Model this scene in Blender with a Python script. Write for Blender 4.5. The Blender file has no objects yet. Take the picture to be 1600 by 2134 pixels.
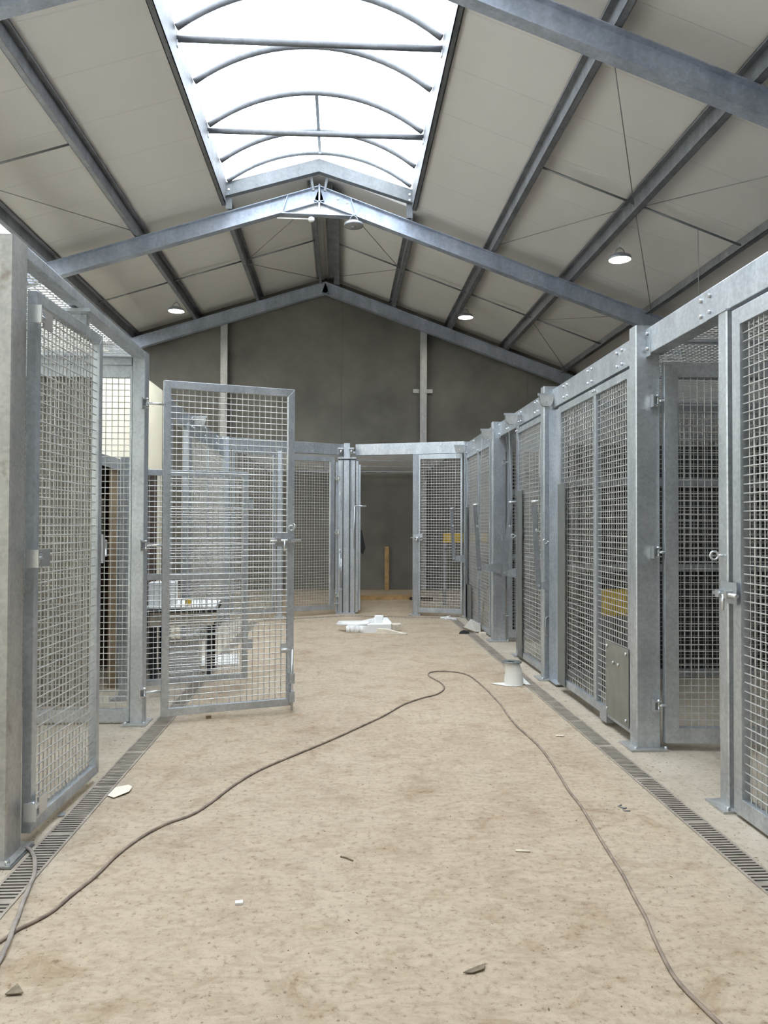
import bpy, bmesh, math, random
from mathutils import Vector, Matrix
random.seed(7)
S = bpy.context.scene
COL = S.collection
PI = math.pi

# ------------------------------------------------------------------ materials
def mat_new(name):
    m = bpy.data.materials.new(name); m.use_nodes = True
    nt = m.node_tree; nt.nodes.clear()
    out = nt.nodes.new('ShaderNodeOutputMaterial')
    b = nt.nodes.new('ShaderNodeBsdfPrincipled')
    nt.links.new(b.outputs[0], out.inputs[0])
    return m, nt, b, out

def node(nt, t, **kw):
    n = nt.nodes.new(t)
    for k, v in kw.items():
        if k in n.inputs.keys(): n.inputs[k].default_value = v
        else: setattr(n, k, v)
    return n

def ramp(nt, fac, stops):
    r = nt.nodes.new('ShaderNodeValToRGB')
    e = r.color_ramp.elements
    e[0].position, e[0].color = stops[0][0], (*stops[0][1], 1)
    e[1].position, e[1].color = stops[-1][0], (*stops[-1][1], 1)
    for p, c in stops[1:-1]:
        x = e.new(p); x.color = (*c, 1)
    nt.links.new(fac, r.inputs[0])
    return r.outputs[0]

def mixc(nt, fac, a, b, mode='MIX'):
    m = nt.nodes.new('ShaderNodeMix'); m.data_type = 'RGBA'; m.blend_type = mode
    if isinstance(fac, (int, float)): m.inputs[0].default_value = fac
    else: nt.links.new(fac, m.inputs[0])
    for i, v in ((6, a), (7, b)):
        if isinstance(v, tuple): m.inputs[i].default_value = (*v, 1)
        else: nt.links.new(v, m.inputs[i])
    return m.outputs[2]

def galv(name, lo, hi, metal=0.55, rough=0.5, scale=6.0, streak=True, rust=0.0):
    m, nt, b, _ = mat_new(name)
    tc = node(nt, 'ShaderNodeTexCoord')
    mp = node(nt, 'ShaderNodeMapping'); mp.inputs['Scale'].default_value = (1, 1, 0.35 if streak else 1)
    nt.links.new(tc.outputs['Object'], mp.inputs[0])
    n1 = node(nt, 'ShaderNodeTexNoise', Scale=scale, Detail=5.0, Roughness=0.65)
    nt.links.new(mp.outputs[0], n1.inputs['Vector'])
    v = node(nt, 'ShaderNodeTexVoronoi', Scale=scale * 9)
    nt.links.new(tc.outputs['Object'], v.inputs['Vector'])
    c1 = ramp(nt, n1.outputs['Fac'], [(0.3, lo), (0.72, hi)])
    g = node(nt, 'ShaderNodeSeparateColor'); nt.links.new(v.outputs['Color'], g.inputs[0])
    c2 = ramp(nt, g.outputs[0], [(0.0, (0.84, 0.84, 0.85)), (1.0, (1.0, 1.0, 1.0))])
    c = mixc(nt, 1.0, c1, c2, 'MULTIPLY')
    if rust:
        n3 = node(nt, 'ShaderNodeTexNoise', Scale=9.0, Detail=4.0); nt.links.new(tc.outputs['Object'], n3.inputs['Vector'])
        f = ramp(nt, n3.outputs['Fac'], [(0.64, (0, 0, 0)), (0.74, (rust, rust, rust))])
        c = mixc(nt, f, c, (0.22, 0.13, 0.07))
    nt.links.new(c, b.inputs['Base Color'])
    b.inputs['Metallic'].default_value = metal
    rr = ramp(nt, g.outputs[1], [(0, (rough - .02,) * 3), (1, (rough + .05,) * 3)])
    nt.links.new(rr, b.inputs['Roughness'])
    bp = node(nt, 'ShaderNodeBump', Strength=0.08, Distance=0.004)
    nt.links.new(n1.outputs['Fac'], bp.inputs['Height']); nt.links.new(bp.outputs[0], b.inputs['Normal'])
    return m

def plain(name, col, rough=0.6, metal=0.0, noise=0.12, scale=8.0, emit=None):
    m, nt, b, _ = mat_new(name)
    tc = node(nt, 'ShaderNodeTexCoord')
    n1 = node(nt, 'ShaderNodeTexNoise', Scale=scale, Detail=4.0)
    nt.links.new(tc.outputs['Object'], n1.inputs['Vector'])
    lo = tuple(x * (1 - noise) for x in col); hi = tuple(min(1, x * (1 + noise)) for x in col)
    nt.links.new(ramp(nt, n1.outputs['Fac'], [(0.3, lo), (0.7, hi)]), b.inputs['Base Color'])
    b.inputs['Roughness'].default_value = rough; b.inputs['Metallic'].default_value = metal
    if emit:
        b.inputs['Emission Color'].default_value = (*emit[0], 1); b.inputs['Emission Strength'].default_value = emit[1]
    return m

M = {}
M['galv'] = galv('galvanized steel', (0.50, 0.54, 0.58), (0.72, 0.76, 0.80), metal=0.88, rough=0.40)
M['galv_worn'] = galv('weathered galvanized steel', (0.44, 0.44, 0.42), (0.64, 0.635, 0.61), metal=0.75, rough=0.48, rust=0.5)
M['beam'] = galv('galvanized roof steel', (0.36, 0.40, 0.47), (0.58, 0.63, 0.72), metal=0.55, rough=0.5, scale=3.0)
M['purlin'] = galv('dull purlin steel', (0.20, 0.21, 0.225), (0.36, 0.37, 0.385), metal=0.45, rough=0.5, scale=3.0)
M['wire'] = galv('galvanized mesh wire', (0.56, 0.565, 0.56), (0.72, 0.72, 0.70), metal=0.65, rough=0.42, scale=4.0)
M['zinc'] = plain('bright zinc plating', (0.70, 0.72, 0.74), rough=0.3, metal=0.9, noise=0.06)
M['roofsteel'] = galv('darkened rooflight steel', (0.14, 0.15, 0.155), (0.21, 0.22, 0.225), metal=0.25, rough=0.6, scale=3.0)  # colour darkened to hold back the rooflight glare on these parts
M['curb'] = galv('rooflight curb sheet', (0.12, 0.124, 0.13), (0.18, 0.184, 0.19), metal=0.2, rough=0.55, scale=2.0)  # likewise darkened against the glare; ribs and tie tubes share it
M['ribs'] = galv('pale rooflight tube', (0.62, 0.64, 0.66), (0.78, 0.79, 0.80), metal=0.2, rough=0.5, scale=4.0)
M['guard'] = plain('grey guard sheet', (0.17, 0.18, 0.175), rough=0.45, metal=0.4)
M['darksheet'] = plain('shade-darkened cladding', (0.05, 0.05, 0.048), rough=0.6)  # near black, painted in place of the cage interior's shade
M['dullsheet'] = plain('dull sheet metal', (0.26, 0.26, 0.235), rough=0.45, metal=0.5)
M['rope'] = plain('steel rope', (0.3, 0.3, 0.3), rough=0.5, metal=0.5)
M['dark'] = plain('painted void shade', (0.012, 0.012, 0.012), rough=0.9)
M['black'] = plain('black plastic', (0.02, 0.02, 0.022), rough=0.55)
M['cable'] = plain('dusty rubber cable', (0.25, 0.195, 0.155), rough=0.8, noise=0.35, scale=14)
M['cable2'] = plain('dusty grey flat cable', (0.30, 0.26, 0.225), rough=0.8, noise=0.2, scale=14)
M['foam'] = plain('white polystyrene', (0.88, 0.88, 0.87), rough=0.8, noise=0.03, scale=60)
M['foam_dirty'] = plain('dusty polystyrene', (0.74, 0.67, 0.56), rough=0.85, noise=0.1, scale=20)
M['film'] = plain('white membrane', (0.80, 0.79, 0.75), rough=0.5, noise=0.05)
M['paper'] = plain('cream paper scrap', (0.80, 0.72, 0.60), rough=0.8, noise=0.04)
M['timber'] = plain('raw pine timber', (0.42, 0.27, 0.12), rough=0.7, noise=0.25, scale=9)
M['brown'] = plain('dark brown boards', (0.055, 0.032, 0.02), rough=0.8, noise=0.4, scale=5)
M['tanwood'] = plain('tan timber post', (0.30, 0.22, 0.14), rough=0.8, noise=0.25)
M['beige'] = plain('beige drum plastic', (0.62, 0.55, 0.45), rough=0.6, noise=0.06)
M['taupe'] = plain('taupe coated sheet', (0.21, 0.195, 0.165), rough=0.6, noise=0.1, scale=3)
M['greyplate'] = plain('grey steel sheet', (0.26, 0.275, 0.275), rough=0.5, metal=0.3)
M['white'] = plain('white board', (0.78, 0.78, 0.76), rough=0.6, noise=0.08, scale=20)
M['yellow'] = plain('yellow paint', (0.62, 0.40, 0.03), rough=0.5)
M['blue'] = plain('blue plastic', (0.05, 0.10, 0.42), rough=0.5)
M['red'] = plain('red plastic', (0.35, 0.02, 0.015), rough=0.5)
M['panplastic'] = plain('dusty grey plastic', (0.42, 0.39, 0.34), rough=0.7)
M['leaf'] = plain('dry leaf', (0.20, 0.16, 0.11), rough=0.85, noise=0.3, scale=40)
M['dirt'] = plain('crumbled soil', (0.13, 0.085, 0.05), rough=0.95, noise=0.4, scale=30)
M['grate'] = plain('dusty drain grating', (0.33, 0.285, 0.235), rough=0.75, metal=0.15, noise=0.2, scale=10)
M['lampbody'] = plain('grey lamp housing', (0.32, 0.33, 0.35), rough=0.4, metal=0.5)
M['lampoff'] = plain('unlit lamp lens', (0.36, 0.36, 0.37), rough=0.35, metal=0.1)
M['lampon'] = plain('lit lamp lens', (0.9, 0.9, 0.85), rough=0.5, noise=0, emit=((1.0, 0.93, 0.80), 85.0))

def mat_floor():
    m, nt, b, _ = mat_new('dusty concrete floor')
    tc = node(nt, 'ShaderNodeTexCoord'); P = tc.outputs['Object']
    def nz(s, d=6.0, r=0.6, dist=0.0, vec=None):
        n = node(nt, 'ShaderNodeTexNoise', Scale=s, Detail=d, Roughness=r, Distortion=dist); nt.links.new(vec or P, n.inputs['Vector']); return n.outputs['Fac']
    def stretch(sx, sy, rz):
        q = node(nt, 'ShaderNodeMapping'); q.inputs['Scale'].default_value = (sx, sy, 1); q.inputs['Rotation'].default_value = (0, 0, rz); nt.links.new(P, q.inputs[0]); return q.outputs[0]
    big = nz(0.9, 7, 0.62, 0.4); mid = nz(3.2, 10, 0.72, 0.6); fine = nz(30, 8, 0.72); grit = nz(150, 3, 0.6)
    scuff = nz(5.0, 8, 0.7, 2.2, stretch(1.0, 2.2, 0.5))
    base = ramp(nt, big, [(0.30, (0.40, 0.325, 0.245)), (0.5, (0.455, 0.375, 0.285)), (0.72, (0.475, 0.405, 0.315))])
    stain = ramp(nt, mid, [(0.31, (0.70, 0.61, 0.52)), (0.39, (0.88, 0.83, 0.77)), (0.48, (0.99, 0.98, 0.96)), (0.72, (1.06, 1.05, 1.04))])
    c = mixc(nt, 0.9, base, stain, 'MULTIPLY')
    sc = ramp(nt, scuff, [(0.40, (0.88, 0.85, 0.82)), (0.50, (1.0, 1.0, 1.0)), (0.62, (1.10, 1.09, 1.08))])
    c = mixc(nt, 0.8, c, sc, 'MULTIPLY')
    f = ramp(nt, fine, [(0.33, (0.50, 0.43, 0.36)), (0.45, (0.97, 0.96, 0.95)), (0.72, (1.08, 1.07, 1.06))])
    c = mixc(nt, 0.9, c, f, 'MULTIPLY')
    sp = ramp(nt, grit, [(0.30, (0.45, 0.37, 0.29)), (0.38, (1, 1, 1))])
    c = mixc(nt, 0.7, c, sp, 'MULTIPLY')
    # scattered dark specks of trodden soil
    vo = node(nt, 'ShaderNodeTexVoronoi', Scale=16.0); nt.links.new(P, vo.inputs['Vector'])
    vc = node(nt, 'ShaderNodeSeparateColor'); nt.links.new(vo.outputs['Color'], vc.inputs[0])
    rad = node(nt, 'ShaderNodeMath', operation='MULTIPLY_ADD'); rad.inputs[1].default_value = 0.16; rad.inputs[2].default_value = -0.055
    nt.links.new(vc.outputs[0], rad.inputs[0])
    lt = node(nt, 'ShaderNodeMath', operation='LESS_THAN'); nt.links.new(vo.outputs['Distance'], lt.inputs[0]); nt.links.new(rad.outputs[0], lt.inputs[1])
    hf = node(nt, 'ShaderNodeMath', operation='MULTIPLY'); hf.inputs[1].default_value = 0.75; nt.links.new(lt.outputs[0], hf.inputs[0])
    c = mixc(nt, hf.outputs[0], c, (0.20, 0.145, 0.095))
    # bare concrete shows outside the swept aisle
    sx = node(nt, 'ShaderNodeSeparateXYZ'); nt.links.new(P, sx.inputs[0])
    ab = node(nt, 'ShaderNodeMath', operation='ABSOLUTE'); sub = node(nt, 'ShaderNodeMath', operation='SUBTRACT'); sub.inputs[1].default_value = 0.24
    nt.links.new(sx.outputs[0], sub.inputs[0]); nt.links.new(sub.outputs[0], ab.inputs[0])
    w = node(nt, 'ShaderNodeMath', operation='MULTIPLY_ADD'); w.inputs[1].default_value = 0.35
    nt.links.new(big, w.inputs[0]); nt.links.new(ab.outputs[0], w.inputs[2])
    mr = node(nt, 'ShaderNodeMapRange'); mr.inputs['From Min'].default_value = 1.65; mr.inputs['From Max'].default_value = 2.05
    nt.links.new(w.outputs[0], mr.inputs[0])
    pale = mixc(nt, 0.8, ramp(nt, mid, [(0.35, (0.385, 0.33, 0.26)), (0.6, (0.475, 0.42, 0.345))]), f, 'MULTIPLY')
    c = mixc(nt, mr.outputs[0], c, pale)
    nt.links.new(c, b.inputs['Base Color'])
    b.inputs['Roughness'].default_value = 0.9; b.inputs['Specular IOR Level'].default_value = 0.25
    add = node(nt, 'ShaderNodeMath', operation='ADD'); nt.links.new(fine, add.inputs[0]); nt.links.new(mid, add.inputs[1])
    bp = node(nt, 'ShaderNodeBump', Strength=0.35, Distance=0.02)
    nt.links.new(add.outputs[0], bp.inputs['Height']); nt.links.new(bp.outputs[0], b.inputs['Normal'])
    return m
M['floor'] = mat_floor()

def mat_panelled(name, col, axis, pitch, depth, rough=0.55, noise=0.05, scale=0.6, line=0.02):
    m, nt, b, _ = mat_new(name)
    tc = node(nt, 'ShaderNodeTexCoord'); P = tc.outputs['Object']
    sx = node(nt, 'ShaderNodeSeparateXYZ'); nt.links.new(P, sx.inputs[0])
    md = node(nt, 'ShaderNodeMath', operation='PINGPONG'); md.inputs[1].default_value = pitch / 2
    nt.links.new(sx.outputs[axis], md.inputs[0])
    mr = node(nt, 'ShaderNodeMapRange'); mr.inputs['From Min'].default_value = 0; mr.inputs['From Max'].default_value = line
    nt.links.new(md.outputs[0], mr.inputs[0])
    n1 = node(nt, 'ShaderNodeTexNoise', Scale=scale, Detail=6.0, Roughness=0.6); nt.links.new(P, n1.inputs['Vector'])
    lo = tuple(x * (1 - noise) for x in col); hi = tuple(x * (1 + noise) for x in col)
    c = ramp(nt, n1.outputs['Fac'], [(0.3, lo), (0.7, hi)])
    ln = ramp(nt, mr.outputs[0], [(0.0, (depth,) * 3), (1.0, (1, 1, 1))])
    nt.links.new(mixc(nt, 1.0, c, ln, 'MULTIPLY'), b.inputs['Base Color'])
    b.inputs['Roughness'].default_value = rough
    bp = node(nt, 'ShaderNodeBump', Strength=0.4, Distance=0.01)
    nt.links.new(mr.outputs[0], bp.inputs['Height']); nt.links.new(bp.outputs[0], b.inputs['Normal'])
    return m
M['liner'] = mat_panelled('off white roof liner', (0.745, 0.712, 0.675), 1, 1.03, 0.945, noise=0.03, line=0.018)
M['concrete'] = mat_panelled('grey concrete wall panels', (0.175, 0.166, 0.144), 0, 4.8, 0.8, rough=0.8, noise=0.22, scale=1.1, line=0.012)
M['cream'] = mat_panelled('cream wall panels', (0.86, 0.83, 0.76), 1, 1.2, 0.93, noise=0.03, line=0.01)
M['milky'] = None
M['outerwall'] = plain('outer wall sheeting', (0.78, 0.77, 0.74), rough=0.7)

def mat_glazing(name, col, clear):
    m = bpy.data.materials.new(name); m.use_nodes = True; nt = m.node_tree; nt.nodes.clear()
    out = nt.nodes.new('ShaderNodeOutputMaterial')
    t = nt.nodes.new('ShaderNodeBsdfTransparent'); t.inputs[0].default_value = (*col, 1)
    d = nt.nodes.new('ShaderNodeBsdfTranslucent'); d.inputs[0].default_value = (*col, 1)
    tc = node(nt, 'ShaderNodeTexCoord'); n1 = node(nt, 'ShaderNodeTexNoise', Scale=1.2, Detail=3.0); nt.links.new(tc.outputs['Object'], n1.inputs['Vector'])
    f = ramp(nt, n1.outputs['Fac'], [(0.3, (clear - .05,) * 3), (0.7, (clear + .05,) * 3)])
    mx = nt.nodes.new('ShaderNodeMixShader'); nt.links.new(f, mx.inputs[0])
    nt.links.new(d.outputs[0], mx.inputs[1]); nt.links.new(t.outputs[0], mx.inputs[2]); nt.links.new(mx.outputs[0], out.inputs[0])
    return m
M['glazing'] = mat_glazing('clear polycarbonate vault', (0.94, 0.96, 0.98), 0.82)
def mat_milky(name, through, front):
    m, nt, b, out = mat_new(name)
    tc = node(nt, 'ShaderNodeTexCoord'); P = tc.outputs['Object']
    n1 = node(nt, 'ShaderNodeTexNoise', Scale=0.8, Detail=4.0); nt.links.new(P, n1.inputs['Vector'])
    t = nt.nodes.new('ShaderNodeBsdfTranslucent')
    nt.links.new(ramp(nt, n1.outputs['Fac'], [(0.3, tuple(x * .93 for x in through)), (0.7, through)]), t.inputs[0])
    b.inputs['Base Color'].default_value = (*front, 1); b.inputs['Roughness'].default_value = 0.5
    a = nt.nodes.new('ShaderNodeAddShader'); nt.links.new(b.outputs[0], a.inputs[0]); nt.links.new(t.outputs[0], a.inputs[1]); nt.links.new(a.outputs[0], out.inputs[0])
    return m
M['milky'] = mat_milky('cream wall with added translucency', (0.80, 0.795, 0.765), (0.72, 0.70, 0.64))  # translucency added so the cream wall comes out brightly lit
M['translucent'] = mat_glazing('translucent roof sheet', (0.55, 0.55, 0.54), 0.45)

# ------------------------------------------------------------------ mesh builder
class MB:
    def __init__(s): s.v, s.f, s.sm = [], [], []
    def add(s, vs, fs, smooth=False):
        o = len(s.v); s.v += [tuple(x) for x in vs]
        for f in fs: s.f.append([i + o for i in f]); s.sm.append(smooth)
        return s
    def box(s, a, b):
        x0, y0, z0 = (min(a[i], b[i]) for i in range(3)); x1, y1, z1 = (max(a[i], b[i]) for i in range(3))
        return s.add([(x0,y0,z0),(x1,y0,z0),(x1,y1,z0),(x0,y1,z0),(x0,y0,z1),(x1,y0,z1),(x1,y1,z1),(x0,y1,z1)],
                     [(0,3,2,1),(4,5,6,7),(0,1,5,4),(1,2,6,5),(2,3,7,6),(3,0,4,7)])
    def cbox(s, a, b, c=0.006):
        """box with its four upright (z) edges chamfered"""
        x0, y0, z0 = (min(a[i], b[i]) for i in range(3)); x1, y1, z1 = (max(a[i], b[i]) for i in range(3))
        ring = [(x0+c,y0),(x1-c,y0),(x1,y0+c),(x1,y1-c),(x1-c,y1),(x0+c,y1),(x0,y1-c),(x0,y0+c)]
        return s.prism(ring, z0, z1)
    def prism(s, ring, z0, z1):
        n = len(ring)
        vs = [(x, y, z0) for x, y in ring] + [(x, y, z1) for x, y in ring]
        fs = [tuple(range(n - 1, -1, -1)), tuple(range(n, 2 * n))] + [(i, (i + 1) % n, n + (i + 1) % n, n + i) for i in range(n)]
        return s.add(vs, fs)
    def ext(s, pts, d):
        """polygon of 3d points pushed along vector d"""
        n = len(pts); d = Vector(d); vs = [Vector(p) for p in pts]; vs += [p + d for p in vs]
        return s.add(vs, [tuple(range(n - 1, -1, -1)), tuple(range(n, 2 * n))] + [(i, (i + 1) % n, n + (i + 1) % n, n + i) for i in range(n)])
    def bar(s, a, b, w, h, up=(0, 0, 1)):
        a, b = Vector(a), Vector(b); t = (b - a).normalized(); u = Vector(up); x = t.cross(u).normalized(); u = x.cross(t).normalized()
        c = [x * (w / 2) * i + u * (h / 2) * j for i, j in ((-1, -1), (1, -1), (1, 1), (-1, 1))]
        return s.add([a + k for k in c] + [b + k for k in c], [(0,3,2,1),(4,5,6,7),(0,1,5,4),(1,2,6,5),(2,3,7,6),(3,0,4,7)])
    def cyl(s, a, b, r, n=8, r2=None, caps=True):
        a, b = Vector(a), Vector(b); t = (b - a).normalized()
        x = t.orthogonal().normalized(); y = t.cross(x); r2 = r if r2 is None else r2
        vs = []
        for p, q in ((a, r), (b, r2)):
            for i in range(n):
                k = 2 * PI * i / n; vs.append(p + x * q * math.cos(k) + y * q * math.sin(k))
        s.add(vs, [(i, (i + 1) % n, n + (i + 1) % n, n + i) for i in range(n)], True)
        if caps:
            o = len(s.v) - 2 * n
            s.f.append([o + i for i in range(n - 1, -1, -1)]); s.f.append([o + n + i for i in range(n)]); s.sm += [False, False]
        return s
    def tube(s, pts, r, n=8, flat=1.0):
        pts = [Vector(p) for p in pts]; m = len(pts); vs = []
        t0 = (pts[1] - pts[0]).normalized(); nrm = t0.orthogonal().normalized()
        if abs(t0.z) < 0.9: nrm = Vector((0, 0, 1)) - t0 * t0.z; nrm.normalize()
        for i, p in enumerate(pts):
            t = (pts[min(i + 1, m - 1)] - pts[max(i - 1, 0)]).normalized()
            nrm = (nrm - t * nrm.dot(t)).normalized(); bi = t.cross(nrm)
            for k in range(n):
                a = 2 * PI * k / n; vs.append(p + nrm * r * flat * math.cos(a) + bi * r * math.sin(a))
        fs = [(i * n + k, i * n + (k + 1) % n, (i + 1) * n + (k + 1) % n, (i + 1) * n + k) for i in range(m - 1) for k in range(n)]
        s.add(vs, fs, True)
        o = len(s.v) - m * n
        s.f.append([o + k for k in range(n - 1, -1, -1)]); s.f.append([o + (m - 1) * n + k for k in range(n)]); s.sm += [False, False]
        return s
    def lathe(s, prof, n=24, c=(0, 0, 0)):
        vs = []; m = len(prof)
        for r, z in prof:
            for k in range(n):
                a = 2 * PI * k / n; vs.append((c[0] + r * math.cos(a), c[1] + r * math.sin(a), c[2] + z))
        return s.add(vs, [(i * n + k, i * n + (k + 1) % n, (i + 1) * n + (k + 1) % n, (i + 1) * n + k) for i in range(m - 1) for k in range(n)], True)
    def ring(s, c, ax, R, r, n=16, m=6):
        ax = Vector(ax).normalized(); x = ax.orthogonal().normalized(); y = ax.cross(x); c = Vector(c); vs = []
        for i in range(n):
            a = 2 * PI * i / n; d = x * math.cos(a) + y * math.sin(a)
            for k in range(m):
                q = 2 * PI * k / m; vs.append(c + d * (R + r * math.cos(q)) + ax * r * math.sin(q))
        return s.add(vs, [(i * m + k, i * m + (k + 1) % m, ((i + 1) % n) * m + (k + 1) % m, ((i + 1) % n) * m + k) for i in range(n) for k in range(m)], True)
    def grid(s, a0, a1, b0, b1, pitch, r, fn, n=6, off=None):
        """woven wire mesh: wires along both axes of the rectangle; fn maps (a, b, depth) to 3d"""
        off = r if off is None else off
        k = max(1, round((a1 - a0) / pitch)); p = (a1 - a0) / k
        for i in range(1, k): s.cyl(fn(a0 + i * p, b0, off), fn(a0 + i * p, b1, off), r, n, caps=False)
        k = max(1, round((b1 - b0) / pitch)); p = (b1 - b0) / k
        for i in range(1, k): s.cyl(fn(a0, b0 + i * p, -off), fn(a1, b0 + i * p, -off), r, n, caps=False)
        return s
    def build(s, name, mat, parent=None, label=None, bev=0.0):
        me = bpy.data.meshes.new(name); me.from_pydata(s.v, [], s.f); me.update()
        me.polygons.foreach_set('use_smooth', s.sm)
        bm = bmesh.new(); bm.from_mesh(me); bmesh.ops.recalc_face_normals(bm, faces=bm.faces)
        if bev: bmesh.ops.bevel(bm, geom=list(bm.edges), offset=bev, segments=2, profile=0.6, affect='EDGES', clamp_overlap=True)
        bm.to_mesh(me); bm.free()
        me.materials.append(M[mat] if isinstance(mat, str) else mat)
        o = bpy.data.objects.new(name, me); COL.objects.link(o)
        if parent is not None: o.parent = parent
        if label: o['label'] = label
        return o

def thing(name, label, cat, loc=(0, 0, 0), rz=0.0, group=None):
    o = bpy.data.objects.new(name, None); o.empty_display_size = 0.1; COL.objects.link(o)
    o.location = loc; o.rotation_euler = (0, 0, rz); o['label'] = label; o['category'] = cat
    if group: o['group'] = group
    return o
def tag(o, label, cat, group=None, loc=None, rz=0.0, kind=None):
    o['label'] = label; o['category'] = cat
    if group: o['group'] = group
    if kind: o['kind'] = kind
    if loc is not None: o.location = loc
    o.rotation_euler = (0, 0, rz)
    return o
def struct(name, mb, mat):
    o = mb.build(name, mat); o['kind'] = 'structure'; return o
def dup(o, parent=None, loc=None):
    c = o.copy(); COL.objects.link(c)
    if parent is not None: c.parent = parent
    if loc is not None: c.location = loc
    return c

# ------------------------------------------------------------------ camera
F, YAW, PITCH, ROLL = 1587.0, 0.05607, 0.018355, 0.003566
CH = 1.62
cy, sy, cp, sp = math.cos(YAW), math.sin(YAW), math.cos(PITCH), math.sin(PITCH)
fwd = Vector((sy * cp, cy * cp, sp)); rt = Vector((cy, -sy, 0)); up = rt.cross(fwd)
cr, sr = math.cos(ROLL), math.sin(ROLL)
rt, up = rt * cr + up * sr, up * cr - rt * sr
cam = bpy.data.cameras.new('camera'); cam.sensor_fit = 'HORIZONTAL'; cam.sensor_width = 36.0
cam.lens = F * 36.0 / 1600.0; cam.clip_start = 0.05; cam.clip_end = 300
co = bpy.data.objects.new('camera', cam); COL.objects.link(co)
co.matrix_world = Matrix(((rt.x, up.x, -fwd.x, 0), (rt.y, up.y, -fwd.y, 0), (rt.z, up.z, -fwd.z, CH), (0, 0, 0, 1)))
S.camera = co

# ------------------------------------------------------------------ the hall
XR, ZR = -0.42, 7.74                       # ridge line of the rafters
SL, SR_ = 0.315, 0.36                      # slopes of the two roof pitches
XL, XE = -6.9, 6.25                        # outer walls
Y0, YB = -9.0, 19.4
def zr(x): return ZR - (SL * (XR - x) if x < XR else SR_ * (x - XR))
LIN = 0.205                                # liner sits on the purlins
def zl(x): return zr(x) + LIN
CX0, CX1 = -2.13, 1.32                     # rooflight opening
SKY0, SKY1 = -1.5, 13.45                   # rooflight along the hall

struct('floor', MB().box((XL - .3, Y0 - .3, -0.15), (XE + .3, YB + .3, 0)), 'floor')
def slab(mb, xa, xb, ya, yb, t=0.09):
    mb.add([(xa, ya, zl(xa)), (xb, ya, zl(xb)), (xb, yb, zl(xb)), (xa, yb, zl(xa)), (xa, ya, zl(xa) + t), (xb, ya, zl(xb) + t), (xb, yb, zl(xb) + t), (xa, yb, zl(xa) + t)],
           [(0,3,2,1),(4,5,6,7),(0,1,5,4),(1,2,6,5),(2,3,7,6),(3,0,4,7)])
mb = MB(); slab(mb, -5.22, CX0, Y0, YB); slab(mb, CX0, XR, SKY1 + .12, YB); slab(mb, CX0, XR, Y0, SKY0); struct('ceiling_left', mb, 'liner')
mb = MB(); slab(mb, CX1, XE + .2, Y0, YB); slab(mb, XR, CX1, SKY1 + .12, YB); slab(mb, XR, CX1, Y0, SKY0); struct('ceiling_right', mb, 'liner')
mb = MB(); slab(mb, XL - .2, -5.22, Y0, YB, 0.004); struct('window_1', mb, 'translucent')
def gable(y, t):
    return MB().ext([(XL, y, 0), (XE, y, 0), (XE, y, zl(XE)), (XR, y, zl(XR)), (XL, y, zl(XL))], (0, t, 0))
struct('wall_back', gable(YB, 0.25), 'concrete')
struct('wall_right', MB().box((XE, Y0, 0), (XE + .2, YB, zl(XE))), 'darksheet')
struct('wall_left_outer', MB().box((XL - .2, Y0, 0), (XL, YB, zl(XL))), 'outerwall')
struct('wall_left', MB().box((-4.503, Y0, 0), (-4.5, YB, 5.01)), 'milky')
mb = gable(Y0 - .2, .2)
struct('wall_front', mb, 'concrete')

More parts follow.
